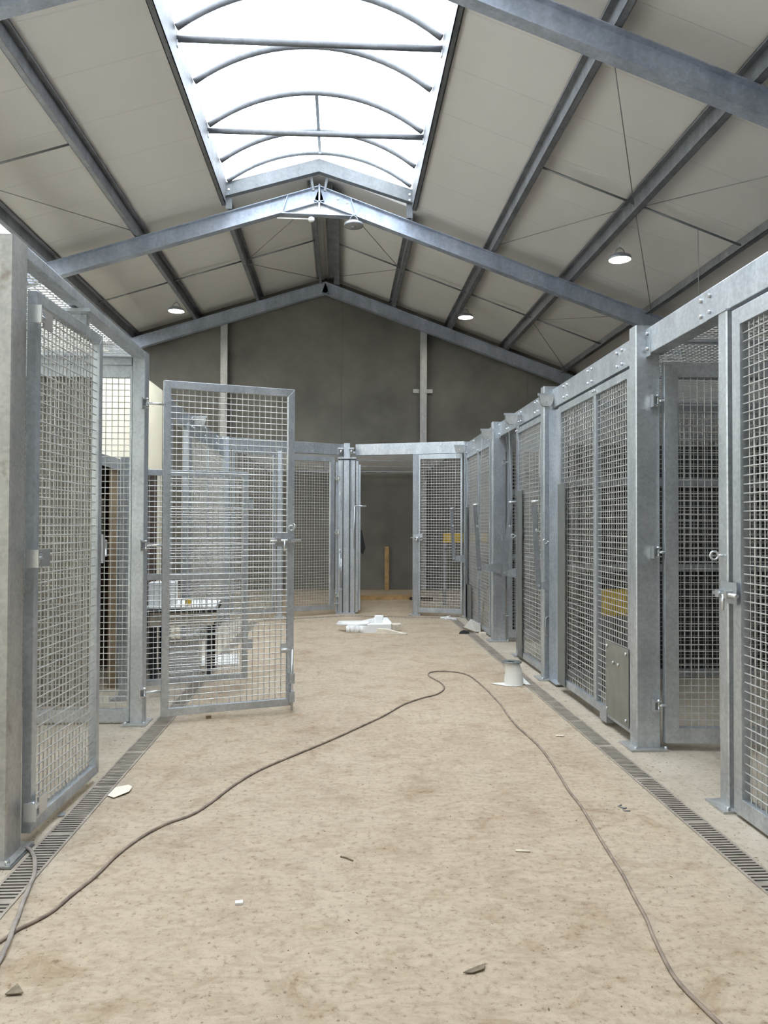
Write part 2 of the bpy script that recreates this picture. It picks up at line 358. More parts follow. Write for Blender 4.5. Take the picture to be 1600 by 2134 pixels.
# portal frames ------------------------------------------------------
def ibeam(mb, a, b, h, w, tf=0.012, tw=0.01):
    """I section between two points of the top edge, web upright in a y plane"""
    a, b = Vector(a), Vector(b); t = (b - a).normalized(); n = Vector((-t.z, 0, t.x));
    if n.z < 0: n = -n
    def sh(o0, o1, w_):
        for_ = [a + n * o0, b + n * o0, b + n * o1, a + n * o1]
        mb.ext([p + Vector((0, -w_ / 2, 0)) for p in for_], (0, w_, 0))
    sh(0, -tf, w); sh(-tf, -h + tf, tw); sh(-h + tf, -h, w)
def frame(y, label, apex_plates=True, xl=-6.75, xr=6.1):
    t = thing('portal_frame', label, 'roof frame', (XR, y, 0), 0, 'galvanized portal frames')
    h, w = 0.285, 0.16
    A = (0, 0, ZR)
    L = (xl - XR, 0, zr(xl)); R = (xr - XR, 0, zr(xr))
    mb = MB(); ibeam(mb, L, A, h, w); mb.build('rafter', 'beam', t)
    mb = MB(); ibeam(mb, A, R, h, w); mb.build('rafter', 'beam', t)
    for X, Z in ((L[0], L[2]), (R[0], R[2])):
        mb = MB(); sx = .13 if X > 0 else -.13
        mb.box((X - .13, -w / 2, 0), (X - .118, w / 2, Z - .2)); mb.box((X + .118, -w / 2, 0), (X + .13, w / 2, Z - .2)); mb.box((X - .118, -.005, 0), (X + .118, .005, Z - .2))
        mb.build('column', 'beam', t)
    if apex_plates:
        hb = .37
        zb = ZR - .29 - hb * .5 * .58
        # haunch: triangular web plate plus bottom flange under the apex
        xh = 0.68
        zh = ZR - h * 1.05 - xh * SL
        mb = MB(); mb.ext([(-xh, -.005, zh + .01), (xh, -.005, zh - .02), (xh, -.005, ZR - h - xh * SR_ + .02), (0, -.005, ZR - h + .02), (-xh, -.005, ZR - h - xh * SL + .02)], (0, .01, 0))
        mb.build('haunch_web', 'galv_worn', t)
        mb = MB(); mb.bar((-xh, 0, zh), (xh, 0, zh - .02), w, .012); mb.build('haunch_flange', 'beam', t)
        MB().box((-.014, -w / 2, zh - .01), (.014, w / 2, ZR + .02)).build('apex_plate', 'beam', t)
        for sx, s_ in ((-1, SL), (1, SR_)):
            mb = MB(); mb.bar((sx * (xh - .02), 0, ZR - h - (xh) * s_ + .01), (sx * (xh - .11), 0, ZR - .015 - (xh - .11) * s_), w * .95, .012, up=(1, 0, 0)); mb.build('stiffener', 'beam', t)
        for dx, dz in ((.33, -.21), (.50, -.275)):
            mb = MB().cyl((dx, -.005, ZR + dz), (dx, -.03, ZR + dz), .018, 8); mb.build('bolt', 'zinc', t)
    return t
frame(7.44, 'grey steel roof frame crossing overhead, cut off by the picture top', True)
frame(13.7, 'grey steel roof frame with triangular apex plate where the rooflight ends', True)
frame(19.1, 'dark steel roof frame lying against the concrete end wall', False)

# purlins -------------------------------------------------------------
def purlin(x, ya, yb, label, flip=1, w=0.075):
    z0 = zr(x) + .004; z1 = z0 + LIN - .012
    t = MB()
    t.box((-.005, 0, 0), (.005, yb - ya, z1 - z0)); t.box((0, 0, 0), (flip * w, yb - ya, .008)); t.box((0, 0, z1 - z0 - .008), (-flip * w, yb - ya, z1 - z0))
    t.box((flip * w - flip * .006, 0, 0), (flip * w, yb - ya, .022)); t.box((-flip * w, 0, z1 - z0 - .03), (-flip * w + flip * .006, yb - ya, z1 - z0))
    o = t.build('roof_purlin', 'purlin'); tag(o, label, 'purlin', 'steel purlins under the roof panels', (x, ya, z0)); return o
purlin(2.70, Y0, YB, 'steel purlin next to the rooflight on the pitch above the long cage row', 1, .085)
purlin(4.13, Y0, YB, 'steel purlin carrying the brightest lamp on the wide roof pitch', 1, .095)
purlin(5.68, Y0, YB, 'steel eaves purlin along the top of the far side wall', -1, .09)
purlin(-3.60, Y0, YB, 'steel purlin halfway down the roof pitch above the open mesh gates', -1, .085)
purlin(-5.17, Y0, YB, 'steel purlin where roof panels meet the bright translucent strip', -1, .09)
purlin(-2.06, 13.75, 19.3, 'steel purlin continuing the rooflight edge above the swung open gate', -1, .08)
purlin(1.27, 13.75, 19.3, 'steel purlin continuing the rooflight edge towards the end wall on the lamp side', 1, .08)
purlin(-0.58, 13.75, 19.3, 'narrow ridge purlin of the pair behind the apex plate', 1, .07)
purlin(-0.20, 13.75, 19.3, 'broad ridge purlin of the pair behind the apex plate, lamp side', 1, .14)

def rod(name, pts, r, label, cat, group, mat='purlin'):
    o0 = Vector(pts[0]); mb = MB()
    mb.tube([Vector(p) - o0 for p in pts], r, 6)
    return tag(mb.build(name, mat), label, cat, group, o0)
def zp(x): return zr(x) + .10
for xa, xb, y, lab in ((2.70, 4.13, 10.5, 'thin steel tie between purlins in the near roof bay, beside the wire crossing'),
                       (4.13, 5.68, 10.5, 'thin steel tie from the wire crossing down to the eaves, near bay'),
                       (-5.17, -3.60, 10.5, 'thin steel tie between purlins above the tall near gate'),
                       (-5.17, -3.60, 16.4, 'thin steel tie in the far bay, low beside the lit lamp over the gates'),
                       (-3.60, -2.06, 16.4, 'thin steel tie in the far bay between lamp and apex, gate side'),
                       (-2.06, -0.58, 16.4, 'thin steel tie reaching the ridge purlin, gate side'),
                       (-0.20, 1.27, 16.4, 'thin steel tie leaving the ridge purlin, long cage row side'),
                       (1.27, 2.70, 16.4, 'thin steel tie in the far bay beside the small far lamp'),
                       (2.70, 4.13, 16.4, 'thin steel tie in the far bay past the small far lamp'),
                       (4.13, 5.68, 16.4, 'thin steel tie in the far bay down to the far eaves')):
    rod('purlin_tie', [(xa, y, zp(xa)), (xb, y, zp(xb))], .017, lab, 'tie rod', 'thin ties between the purlins')
def zw(x): return zr(x) + .03
wi = 0
for pts, lab in (([(2.70, 7.5, 0), (4.13, 10.5, 0)], 'thin bracing wire dropping from the near frame to the wire crossing'),
                 ([(4.13, 10.5, 0), (5.68, 13.65, 0)], 'thin bracing wire from the crossing past the bright lamp'),
                 ([(2.70, 13.6, 0), (4.13, 10.5, 0)], 'thin bracing wire from middle frame up to the crossing'),
                 ([(4.13, 10.5, 0), (5.68, 7.5, 0)], 'thin bracing wire from the crossing towards the near eaves'),
                 ([(-3.60, 13.6, 0), (-5.17, 10.5, 0)], 'thin bracing wire above the tall near gate'),
                 ([(XR, 13.8, -.2), (-2.06, 16.4, 0)], 'thin bracing wire from apex plate outward, gate side'),
                 ([(-2.06, 16.4, 0), (XR, 19.0, 0)], 'thin bracing wire back to the end wall apex, gate side'),
                 ([(XR + .5, 13.8, -.2), (1.27, 16.4, 0)], 'thin bracing wire from apex plate outward, behind the unlit lamp'),
                 ([(1.27, 16.4, 0), (XR, 19.0, 0)], 'thin bracing wire back to the end wall apex, unlit lamp side'),
                 ([(4.13, 16.4, 0), (5.68, 13.8, 0)], 'thin bracing wire in the far bay rising to the frame foot'),
                 ([(4.13, 16.4, 0), (5.68, 19.0, 0)], 'thin bracing wire in the far bay running to the end wall eaves')):
    a_, b_ = (Vector((x, y, zw(x) + dz)) for x, y, dz in pts); u_ = (b_ - a_).normalized() * .06; kz = .022 * (wi % 3); wi += 1
    rod('bracing_wire', [a_ + u_ + Vector((0, 0, kz)), b_ - u_ + Vector((0, 0, kz))], .007, lab, 'bracing wire', 'thin roof bracing wires', 'rope')
rod('hanging_wire', [(5.05, 10.5, zp(5.05)), (5.04, 10.45, 4.35)], .004, 'fine wire hanging from the eaves tie above the cage header', 'wire', None, 'rope')

# gable posts ---------------------------------------------------------
for x, lab in ((-2.95, 'pale steel post on the end wall, above the swung open gate'), (2.07, 'pale steel post on the end wall, above the dark doorway panel')):
    t = thing('wall_post', lab, 'post', (x, 19.28, 0), 0, 'steel posts on the end wall')
    zt = zr(x) - .24
    MB().box((-.085, -.09, 0), (.085, -.08, zt)).build('flange', 'galv_worn', t)
    MB().box((-.006, -.08, 0), (.006, .1, zt)).build('web', 'beam', t)
    MB().box((-.25, .05, 5.02), (-.09, .09, 5.12)).build('wall_cleat', 'galv_worn', t)
    MB().box((.09, .05, 5.02), (.25, .09, 5.12)).build('wall_cleat', 'galv_worn', t)

# rooflight -----------------------------------------------------------
sk = thing('rooflight', 'long arched rooflight along the ridge with white sky showing through', 'rooflight', (XR, SKY1, 7.27))
ZC, RISE = 0.43, 0.56                      # curb height, arch rise (local z)
hw = (1.24 + 2.05) / 2; xc = (1.24 - 2.05) / 2 - XR
Rv = (hw * hw + RISE * RISE) / (2 * RISE); zc_ = ZC + RISE - Rv
amax = math.asin(hw / Rv)
def arc(n=18, dr=0.0): return [(xc + (Rv + dr) * math.sin(-amax + 2 * amax * i / n), zc_ + (Rv + dr) * math.cos(-amax + 2 * amax * i / n)) for i in range(n + 1)]
LEN = SKY1 - SKY0
a = arc(); vs = [(x, 0, z) for x, z in a] + [(x, -LEN, z) for x, z in a]; n = len(a)
MB().add(vs, [(i, i + 1, n + i + 1, n + i) for i in range(n - 1)], True).build('glazing', 'glazing', sk)
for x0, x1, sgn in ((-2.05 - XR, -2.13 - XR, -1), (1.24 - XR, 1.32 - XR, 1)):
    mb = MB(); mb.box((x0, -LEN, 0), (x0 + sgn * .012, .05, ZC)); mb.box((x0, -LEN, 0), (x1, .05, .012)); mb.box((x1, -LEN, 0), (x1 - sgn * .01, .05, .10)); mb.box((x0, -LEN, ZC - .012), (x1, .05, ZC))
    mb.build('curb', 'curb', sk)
mb = MB()
ys = [9.27 + 1.13 * k for k in range(-4, 4)]
rib0 = None
for y in ys:
    if rib0 is None:
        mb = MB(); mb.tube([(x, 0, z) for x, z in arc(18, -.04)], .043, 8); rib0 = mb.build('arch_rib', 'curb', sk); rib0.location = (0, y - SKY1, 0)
    else: dup(rib0, sk, (0, y - SKY1, 0))
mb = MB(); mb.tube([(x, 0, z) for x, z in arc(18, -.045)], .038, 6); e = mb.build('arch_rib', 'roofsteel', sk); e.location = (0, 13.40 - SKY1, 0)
tie0 = None
for y in (5.05, 7.25, 9.43, 11.62):
    if tie0 is None:
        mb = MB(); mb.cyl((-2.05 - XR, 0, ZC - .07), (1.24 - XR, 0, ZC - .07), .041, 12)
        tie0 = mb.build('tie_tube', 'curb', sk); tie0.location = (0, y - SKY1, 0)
    else: dup(tie0, sk, (0, y - SKY1, 0))
pl0 = None
for y in (5.05, 7.25, 9.43, 11.62):
    for xx in (-2.045 - XR, 1.235 - XR):
        if pl0 is None: pl0 = MB().box((-.006, -.03, ZC - .17), (.006, .03, ZC + .03)).build('tie_plate', 'galv', sk); pl0.location = (xx, y - SKY1, 0)
        else: dup(pl0, sk, (xx, y - SKY1, 0))
MB().bar((xc, 11.5 - SKY1, ZC + RISE - .045), (xc, 13.4 - SKY1, ZC + RISE - .045), .05, .05).build('ridge_bar', 'galv', sk)
# chevron end beam on two short legs, standing on the middle frame
x0, x1 = -2.05 - XR, 1.24 - XR
def zt(x): return zr(x + XR) - 7.27
mb = MB(); mb.ext([(x0, 0, .40), (0, 0, .87), (x1, 0, .36), (x1, 0, .09), (0, 0, .60), (x0, 0, .12)], (0, .02, 0)); 
mb.bar((x0, -.04, .12), (0, -.04, .60), .12, .01, up=(0, 0, 1)); mb.bar((0, -.04, .60), (x1, -.04, .09), .12, .01)
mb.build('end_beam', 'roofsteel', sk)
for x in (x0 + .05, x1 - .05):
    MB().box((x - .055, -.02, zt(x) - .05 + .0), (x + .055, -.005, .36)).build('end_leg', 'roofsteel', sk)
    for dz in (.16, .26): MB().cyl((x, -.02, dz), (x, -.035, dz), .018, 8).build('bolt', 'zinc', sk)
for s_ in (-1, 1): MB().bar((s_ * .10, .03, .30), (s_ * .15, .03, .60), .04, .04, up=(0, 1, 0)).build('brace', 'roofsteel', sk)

# lamps ----------------------------------------------------------------
def lamp(x, y, z, top, lit, label, tilt=0.0):
    t = thing('high_bay_lamp', label, 'lamp', (x, y, z), 0, 'round lamps hanging from the roof')
    mb = MB(); mb.lathe([(0.0, .075), (.10, .07), (.165, .035), (.175, .005), (.175, -.012), (.165, -.018)], 28); mb.build('lamp_housing', 'lampbody', t)
    mb = MB(); mb.lathe([(.164, -.014), (.12, -.022), (.05, -.026), (0.001, -.026)], 28); mb.build('lamp_lens', 'lampon' if lit else 'lampoff', t)
    if not lit: MB().lathe([(.04, -.024), (.038, -.04), (.001, -.042)], 16).build('sensor', 'lampbody', t)
    mb = MB(); mb.tube([(-.09, 0, .06), (-.05, 0, .15), (0, 0, .18), (.05, 0, .15), (.09, 0, .06)], .008, 6); mb.build('bracket', 'lampbody', t)
    mb = MB(); mb.cyl((0, 0, .18), (.0, 0, top - z), .006, 6); mb.ring((0, 0, .20), (0, 1, 0), .022, .005, 12, 5); mb.build('hanger', 'zinc', t)
    return t
lamp(4.29, 11.5, 5.77, zr(4.29) + .02, True, 'largest and brightest round lamp, hanging under the wide roof pitch')
lamp(2.80, 17.1, 6.38, zr(2.80) + .02, True, 'small lit round lamp hanging near the end wall above the cage row')
lamp(-3.61, 16.75, 6.30, zr(-3.61) + .02, True, 'lit round lamp hanging above the open mesh gates')
lamp(0.20, 13.6, 7.02, 7.25, False, 'unlit round grey lamp hanging just below the apex plate')
t = thing('junction_box', 'small white box with conduit under the apex plate', 'electrical box', (-.56, 13.7, 7.18))
mb = MB(); mb.lathe([(.001, .0), (.05, .0), (.06, -.03), (.05, -.07), (.001, -.075)], 16); mb.build('dome', 'white', t)
MB().cyl((-.62, 0, -.02), (0, 0, -.03), .012, 8).build('conduit', 'white', t)

# ------------------------------------------------------------------ cage parts
def post(x0, x1, y0, y1, h, label, mat='galv', group='upright cage posts', plate=True, name='cage_post'):
    cx, cy_ = (x0 + x1) / 2, (y0 + y1) / 2
    t = thing(name, label, 'post', (cx, cy_, 0), 0, group)
    w, d = (x1 - x0) / 2, (y1 - y0) / 2
    MB().cbox((-w, -d, .012), (w, d, h - .004), .007).build('shaft', mat, t)
    MB().cbox((-w, -d, h - .004), (w, d, h), .009).build('cap', mat, t)
    if plate:
        mb = MB(); mb.box((-w - .06, -d - .06, .0), (w + .04, d + .06, .014)); mb.build('base_plate', 'galv_worn', t)
        for sx in (-1, 1):
            MB().cyl((sx * (w + .022), -d - .035, .014), (sx * (w + .022), -d - .035, .034), .013, 6).build('bolt', 'zinc', t)
    return t

def header(p0, p1, z0, z1, depth, label, bolts=(), side=-1, mat='galv', endplate=None):
    """beam over a bay; the face sits on the line p0-p1, depth runs to the far side"""
    p0, p1 = Vector((*p0, 0)), Vector((*p1, 0)); d = p1 - p0; L = d.length; rz = math.atan2(d.y, d.x)
    t = thing('header_beam', label, 'beam', p0, rz, 'header beams over the cage fronts')
    MB().box((0, 0, z0), (L, -side * depth, z1)).build('beam_body', mat, t, bev=.005)
    b0 = None
    for bx in bolts:
        for dx in (-.055, .055):
            for z in (z0 + .045, z1 - .045):
                if b0 is None: b0 = MB().cyl((0, 0, 0), (0, side * .016, 0), .013, 6).build('bolt', 'zinc', t); b0.location = (bx + dx, 0, z)
                else: dup(b0, t, (bx + dx, 0, z))
    if endplate:
        for ex in endplate:
            MB().box((ex - .04, side * .006, z0 - .02), (ex + .04, 0, z1 - .01)).build('end_plate', mat, t)
            for z in (z0 + .035, z1 - .045): MB().cyl((ex, side * .006, z), (ex, side * .022, z), .014, 6).build('bolt', 'zinc', t)
    return t

def panel(name, p0, p1, z0, z1, label, cat, stile=.06, rail=.06, depth=.05, mids=(), rails=(), pitch=.05, group=None, wire=.0037, mat='galv', front=-1, mesh_mat='wire'):
    """mesh leaf: local x from p0 to p1, z up; front (+1/-1) is the local y side that carries the horizontal wires"""
    p0, p1 = Vector((*p0, 0)), Vector((*p1, 0)); d = p1 - p0; L = d.length; rz = math.atan2(d.y, d.x)
    t = thing(name, label, cat, p0, rz, group)
    D = depth / 2
    mb = MB()
    # mitred rectangular frame
    for q in (((0, z0), (0, z1), (stile, z1 - rail), (stile, z0 + rail)), ((0, z1), (L, z1), (L - stile, z1 - rail), (stile, z1 - rail)),
              ((L, z1), (L, z0), (L - stile, z0 + rail), (L - stile, z1 - rail)), ((L, z0), (0, z0), (stile, z0 + rail), (L - stile, z0 + rail))):
        mb.ext([(x, -D, z) for x, z in q], (0, depth, 0))
    mb.build('frame', mat, t, bev=.0025)
    for m in mids: MB().box((m - stile / 2, -D, z0 + rail), (m + stile / 2, D, z1 - rail)).build('mid_stile', mat, t, bev=.002)
    for m in rails: MB().box((stile, -D * .9, m - rail / 2), (L - stile, D * .9, m + rail / 2)).build('mid_rail', mat, t, bev=.002)
    xs = [stile] + [v for m in mids for v in (m - stile / 2, m + stile / 2)] + [L - stile]
    for i in range(0, len(xs), 2):
        g = MB(); g.grid(xs[i], xs[i + 1], z0 + rail, z1 - rail, pitch, wire, lambda a, b, o: (a, -front * o, b), 6)
        # wire ends run on to the inside of the frame
        g.build('wire_mesh', mesh_mat, t)
    t['len'] = L
    return t

def hinge(t, xp, xg, y, z, plate=True):
    """post bracket with pin at xp, threaded rod to the leaf at xg"""
    s = 1 if xg > xp else -1
    h = MB(); h.box((xp - s * .035, y - .026, z + .026), (xp + s * .014, y + .026, z + .034)); h.box((xp - s * .035, y - .026, z - .034), (xp + s * .014, y + .026, z - .026)); h.box((xp - s * .043, y - .03, z - .045), (xp - s * .035, y + .03, z + .045))
    h.cyl((xp, y, z - .042), (xp, y, z + .042), .011, 10)
    h.cyl((xp, y, z), (xg + s * .012, y, z), .0095, 8)
    ob = h.build('hinge', 'zinc', t)
    if plate: MB().box((xg - s * .006, y - .008, z - .045), (xg + s * .09, y + .004, z + .045)).build('hinge_plate', 'zinc', ob)
    return ob

def slide_bolt(t, x, y, z, s=1, L=.24, side=-1):
    """sliding bolt: back plate, two keepers, round bar with a drop handle"""
    b = MB().box((x - .085, y, z - .06), (x + .085, y + side * .006, z + .06)).build('latch', 'galv', t)
    yb = y + side * .026
    MB().cyl((x - L / 2, yb, z - .01), (x + L / 2, yb, z - .01), .0115, 10).build('latch_bar', 'zinc', b)
    for dx in (-.062, .03): MB().box((x + dx - .018, y + side * .004, z - .03), (x + dx + .018, y + side * .044, z + .012)).build('keeper', 'zinc', b)
    MB().cyl((x - .01, yb + side * .006, z - .01), (x - .012, yb + side * .01, z - .10), .009, 8).build('drop_handle', 'zinc', b)
    return b

def eyebolt(t, p, d=(-1, 0, 0), ax=(0, 1, 0)):
    p = Vector(p); d = Vector(d)
    mb = MB(); mb.cyl(p, p + d * .03, .008, 8); mb.ring(p + d * .053, ax, .024, .006, 16, 6); return mb.build('eye_bolt', 'zinc', t)

# ---- near gate row on the side with the swung gates (x = -1.6) --------------------
t = post(-1.79, -1.59, 3.76, 3.93, 3.03, 'broad rusty-flecked galvanized post cut by the frame beside the closed tall gate', 'galv_worn')
MB().box((-.14, -.15, .0), (.15, .13, .006)).build('shim_plate', 'guard', t)
t2 = post(-1.705, -1.60, 6.30, 6.42, 3.04, 'galvanized post carrying the tall gate that stands open across the aisle')
MB().cyl((.03, -.06, 2.985), (.03, -.052, 2.985), .012, 8).build('bolt', 'zinc', t2)
# rail across the gateway between them
t = thing('header_rail', 'slender top rail over the double gateway beside the rusty-flecked post', 'beam', (-1.6, 3.93, 0), 0)
MB().box((-.045, .002, 2.975), (0, 2.366, 3.035)).build('beam_body', 'galv', t, bev=.004)
MB().box((-.115, .98, 2.86), (-.02, 1.04, 2.975)).build('gate_stop', 'galv', t)
MB().box((-.14, .90, 2.955), (.03, 1.05, 2.975)).build('stop_tongue', 'galv', t)
# closed leaf
g1 = panel('mesh_gate', (-1.585, 3.975), (-1.545, 4.93), .06, 2.82, 'tall mesh gate leaf standing closed beside the rusty-flecked post', 'gate', stile=.055, rail=.06, depth=.05, group='tall mesh gates', front=-1)
for z in (2.68, 1.45, .19): hinge(g1, -.035, .02, -.052, z)
MB().box((.93, -.045, 1.38), (.97, -.02, 1.56)).build('latch_keeper', 'zinc', g1)
mb = MB(); mb.tube([(.97, -.03, 1.52), (1.03, -.03, 1.52), (1.03, -.03, 1.42), (.97, -.03, 1.42)], .008, 6); mb.build('latch_loop', 'zinc', g1)
# open leaf
g2 = panel('mesh_gate', (-1.462, 6.335), (-0.415, 6.70), .06, 2.81, 'tall mesh gate swung open across the aisle', 'gate', stile=.058, rail=.062, depth=.045, group='tall mesh gates', front=-1)
for z in (2.615, 1.455, .265): hinge(g2, -.13, .0, .0, z, False)
slide_bolt(g2, g2['len'] - .085, -.024, 1.50, 1, .27)
mb = MB(); mb.cyl((g2['len'] - .018, -.04, .02), (g2['len'] - .018, -.04, .55), .011, 8); mb.cyl((g2['len'] - .018, -.04, .55), (g2['len'] - .12, -.045, .55), .010, 8); db = mb.build('drop_bolt', 'zinc', g2)
for z in (.14, .30): MB().box((g2['len'] - .045, -.06, z - .045), (g2['len'] + .002, -.022, z + .045)).build('keeper', 'galv', db)
MB().box((g2['len'] - .12, -.03, .52), (g2['len'] - .06, -.022, .60)).build('rest_plate', 'galv', db)
mb = MB(); mb.ring((g2['len'] - .03, -.035, 1.60), (.3, 1, .2), .022, .006); mb.ring((g2['len'] - .01, -.04, 1.615), (1, .3, .1), .02, .006); mb.build('shackle', 'zinc', g2)
# cross partition at the hinge post, and the mesh lid of that cage
p = panel('mesh_partition', (-4.45, 6.36), (-1.715, 6.36), .02, 2.93, 'mesh partition wall behind the closed tall gate, cream wall behind it', 'partition', stile=.02, rail=.10, depth=.05, group='mesh partitions across the cages')
MB().box((0, -.05, 2.93), (p['len'], .05, 3.02)).build('top_beam', 'galv', p)
MB().box((.02, .012, .14), (p['len'] - .32, .018, 2.90)).build('solid_sheet', 'taupe', p, 'taupe solid sheet')
def lid(x0, x1, y0, y1, z, label, div=()):
    t = thing('roof_mesh', label, 'mesh lid', (x0, y0, z), 0, 'mesh lids over the cages')
    W, L = x1 - x0, y1 - y0
    mb = MB(); mb.box((0, 0, 0), (.05, L, .04)); mb.box((W - .05, 0, 0), (W, L, .04)); mb.box((.05, 0, 0), (W - .05, .05, .04)); mb.box((.05, L - .05, 0), (W - .05, L, .04)); mb.build('frame', 'galv', t)
    for dv in div: MB().box((.05, dv - .03, 0), (W - .05, dv + .03, .04)).build('mid_rail', 'galv', t)
    g = MB(); g.grid(.05, W - .05, .05, L - .05, .05, .0042, lambda a, b, o: (a, b, .02 + o), 5); g.build('wire_mesh', 'wire', t)
    return t
lid(-4.45, -1.65, 3.95, 6.30, 2.985, 'mesh lid over the cage behind the closed tall gate')
# ---- low gate behind the open leaf ------------------------------------------------
post(-2.06, -1.985, 7.22, 7.31, 2.25, 'short galvanized post holding the lower mesh gate with the middle bar', group='upright cage posts')
g3 = panel('mesh_gate', (-1.965, 7.31), (-0.925, 7.66), .10, 2.15, 'lower mesh gate with a middle bar, seen through the swung open tall gate', 'gate', stile=.05, rail=.055, depth=.045, rails=(1.13,), group='low mesh gates', front=-1)
for z in (1.9, .4): hinge(g3, -.04, .0, 0, z, False)
for z in (1.83, .44): MB().box((g3['len'], -.02, z - .05), (g3['len'] + .045, -.012, z + .05)).build('latch_tab', 'galv', g3)
# ---- far part of the same side (x = -2.0) ------------------------------------------
post(-2.05, -1.99, 9.03, 9.13, 3.12, 'slim bright post where the far cage front begins, behind the open gates')
post(-2.06, -1.965, 9.98, 10.08, 2.95, 'galvanized post beside the narrow gap in the far cage front, behind the open gates')
h = header((-2.0, 9.13), (-2.0, 13.1), 2.89, 3.09, .10, 'header beam over the far cage front, behind the open gate mesh', bolts=(1.2, 2.2, 3.2), side=-1)
pf = panel('mesh_screen', (-2.0, 10.10), (-2.0, 13.02), .10, 2.86, 'long fixed mesh panel in the far cage front behind the open gates', 'mesh panel', mids=(1.4,), group='fixed mesh panels', front=-1)
MB().box((.04, -.06, .02), (pf['len'] - .04, -.05, .10)).build('toe_plate', 'guard', pf)
def pulley(p, dy, label, rz=0.0, rope_to=None):
    """forked rope pulley bolted to a header; local -x points into the aisle"""
    t = thing('rope_pulley', label, 'pulley', p, rz, 'rope pulleys on the cage headers')
    MB().box((-.20, -.012, .06), (.0, .012, .085)).build('pulley_arm', 'galv', t)
    for s in (-1, 1):
        MB().ext([(-.19, s * .02, .065), (-.03, s * .02, .065), (-.045, s * .02, -.02), (-.075, s * .02, -.055), (-.145, s * .02, -.055), (-.175, s * .02, -.02)], (0, s * .005, 0)).build('cheek_plate', 'galv_worn', t)
    mb = MB(); mb.cyl((-.11, -.016, 0), (-.11, .016, 0), .05, 16); mb.build('sheave', 'zinc', t)
    MB().cyl((-.11, -.034, 0), (-.11, .034, 0), .009, 8).build('pin', 'zinc', t)
    if rope_to:
        mb = MB(); mb.tube([(-.155, 0, 0), (-.165, 0, -.3), rope_to], .0035, 5); mb.build('rope', 'rope', t)
    return t
pulley((-2.0, 10.3, 3.0), 0, 'rope pulley on the far cage header behind the open gate mesh', PI)
# ---- back of the aisle ---------------------------------------------------------------
RC, BP, LC = Vector((2.2, 13.5)), Vector((.2, 14.2)), Vector((-1.96, 13.1))
def on(a, b, x): f = (x - a.x) / (b.x - a.x); return (x, a.y + (b.y - a.y) * f)
header(on(RC, BP, .26), on(RC, BP, 2.19), 2.93, 3.14, .10, 'header beam over the dark doorway at the aisle end', bolts=(.38, 1.57), side=-1)
header(on(LC, BP, -1.95), on(LC, BP, .12), 2.93, 3.13, .10, 'scratched header beam over the far gate beside the plated centre post', bolts=(1.55,), side=-1)
post(-2.02, -1.90, 13.05, 13.17, 3.13, 'bluish corner post where the far cage front meets the aisle end')
post(-1.13, -1.03, 13.50, 13.60, 2.94, 'post beside the far mesh gate, just past the open leaf edge')
panel('mesh_screen', on(LC, BP, -1.87), on(LC, BP, -1.16), .10, 2.92, 'narrow fixed mesh panel at the aisle end, behind the open gates', 'mesh panel', group='fixed mesh panels', stile=.05)
gb = panel('mesh_gate', on(LC, BP, -.965), on(LC, BP, -.135), .09, 2.88, 'far mesh gate beside the plated centre post at the aisle end', 'gate', stile=.085, rail=.085, depth=.06, group='tall mesh gates', front=-1)
for z in (2.5, 1.5, .35): hinge(gb, gb['len'] + .055, gb['len'], 0, z, False)
# centre post built of stacked plates
t = thing('plated_post', 'wide centre post built of upright plates with rods and two pulleys', 'post', (.1, 14.12, 0), math.atan2(-.7, 2.0) * .25)
MB().box((-.15, -.02, 0.01), (.15, .12, 2.86)).build('core', 'guard', t)  # dark core stands in for shade in the gaps between face plates
for x0, x1, y in ((-.155, -.075, -.05), (-.05, .05, -.075), (.075, .155, -.05)): MB().box((x0, y, .02), (x1, -.02, 2.83)).build('face_plate', 'galv', t)
MB().box((-.205, -.01, .03), (-.165, .10, 2.80)).build('side_channel', 'galv', t); MB().box((.17, -.01, .03), (.215, .10, 2.82)).build('side_channel', 'galv', t)
MB().box((.22, .02, .06), (.255, .12, 2.76)).build('side_channel', 'galv', t)
MB().box((-.165, -.07, 2.86), (.175, .13, 2.885)).build('top_plate', 'galv', t)
MB().box((-.19, -.08, 0), (.17, .14, .02)).build('base_plate', 'galv', t)
MB().box((-.05, -.05, 2.885), (.06, .06, 3.15)).build('head_stub', 'galv', t)
for x in (-.10, .09):
    MB().box((x - .05, -.12, 3.03), (x + .05, -.04, 3.06)).build('pulley_bracket', 'galv', t)
    mb = MB(); mb.cyl((x - .018, -.09, 2.985), (x + .018, -.09, 2.985), .045, 14); mb.build('sheave', 'zinc', t)
    for s in (-1, 1): MB().ext([(x + s * .024, -.13, 3.035), (x + s * .024, -.05, 3.035), (x + s * .024, -.06, 2.95), (x + s * .024, -.12, 2.95)], (s * .006, 0, 0)).build('pulley_cheek', 'zinc', t)
    MB().cyl((x, -.10, 2.94), (x, -.075, 1.9), .0035, 5).build('rope', 'rope', t)
mb = MB(); mb.cyl((.135, -.09, 1.15), (.155, -.09, 1.985), .011, 8); mb.cyl((.155, -.09, 1.985), (.37, -.10, 1.985), .014, 8); mb.build('crank_rod', 'zinc', t, 'bright L-shaped rod')
MB().box((.115, -.11, 1.05), (.155, -.05, 1.20)).build('rod_socket', 'galv', t)
mb = MB(); mb.cyl((-.115, -.085, .42), (-.115, -.085, 1.2), .010, 8); mb.cyl((-.09, -.085, .42), (-.09, -.085, 1.02), .010, 8); mb.cyl((-.33, -.085, .19), (-.12, -.085, .19), .012, 8); mb.build('lock_rod', 'zinc', t)
for z in (.45, .86, 1.15): MB().box((-.14, -.10, z - .02), (-.07, -.05, z + .02)).build('rod_guide', 'galv', t)
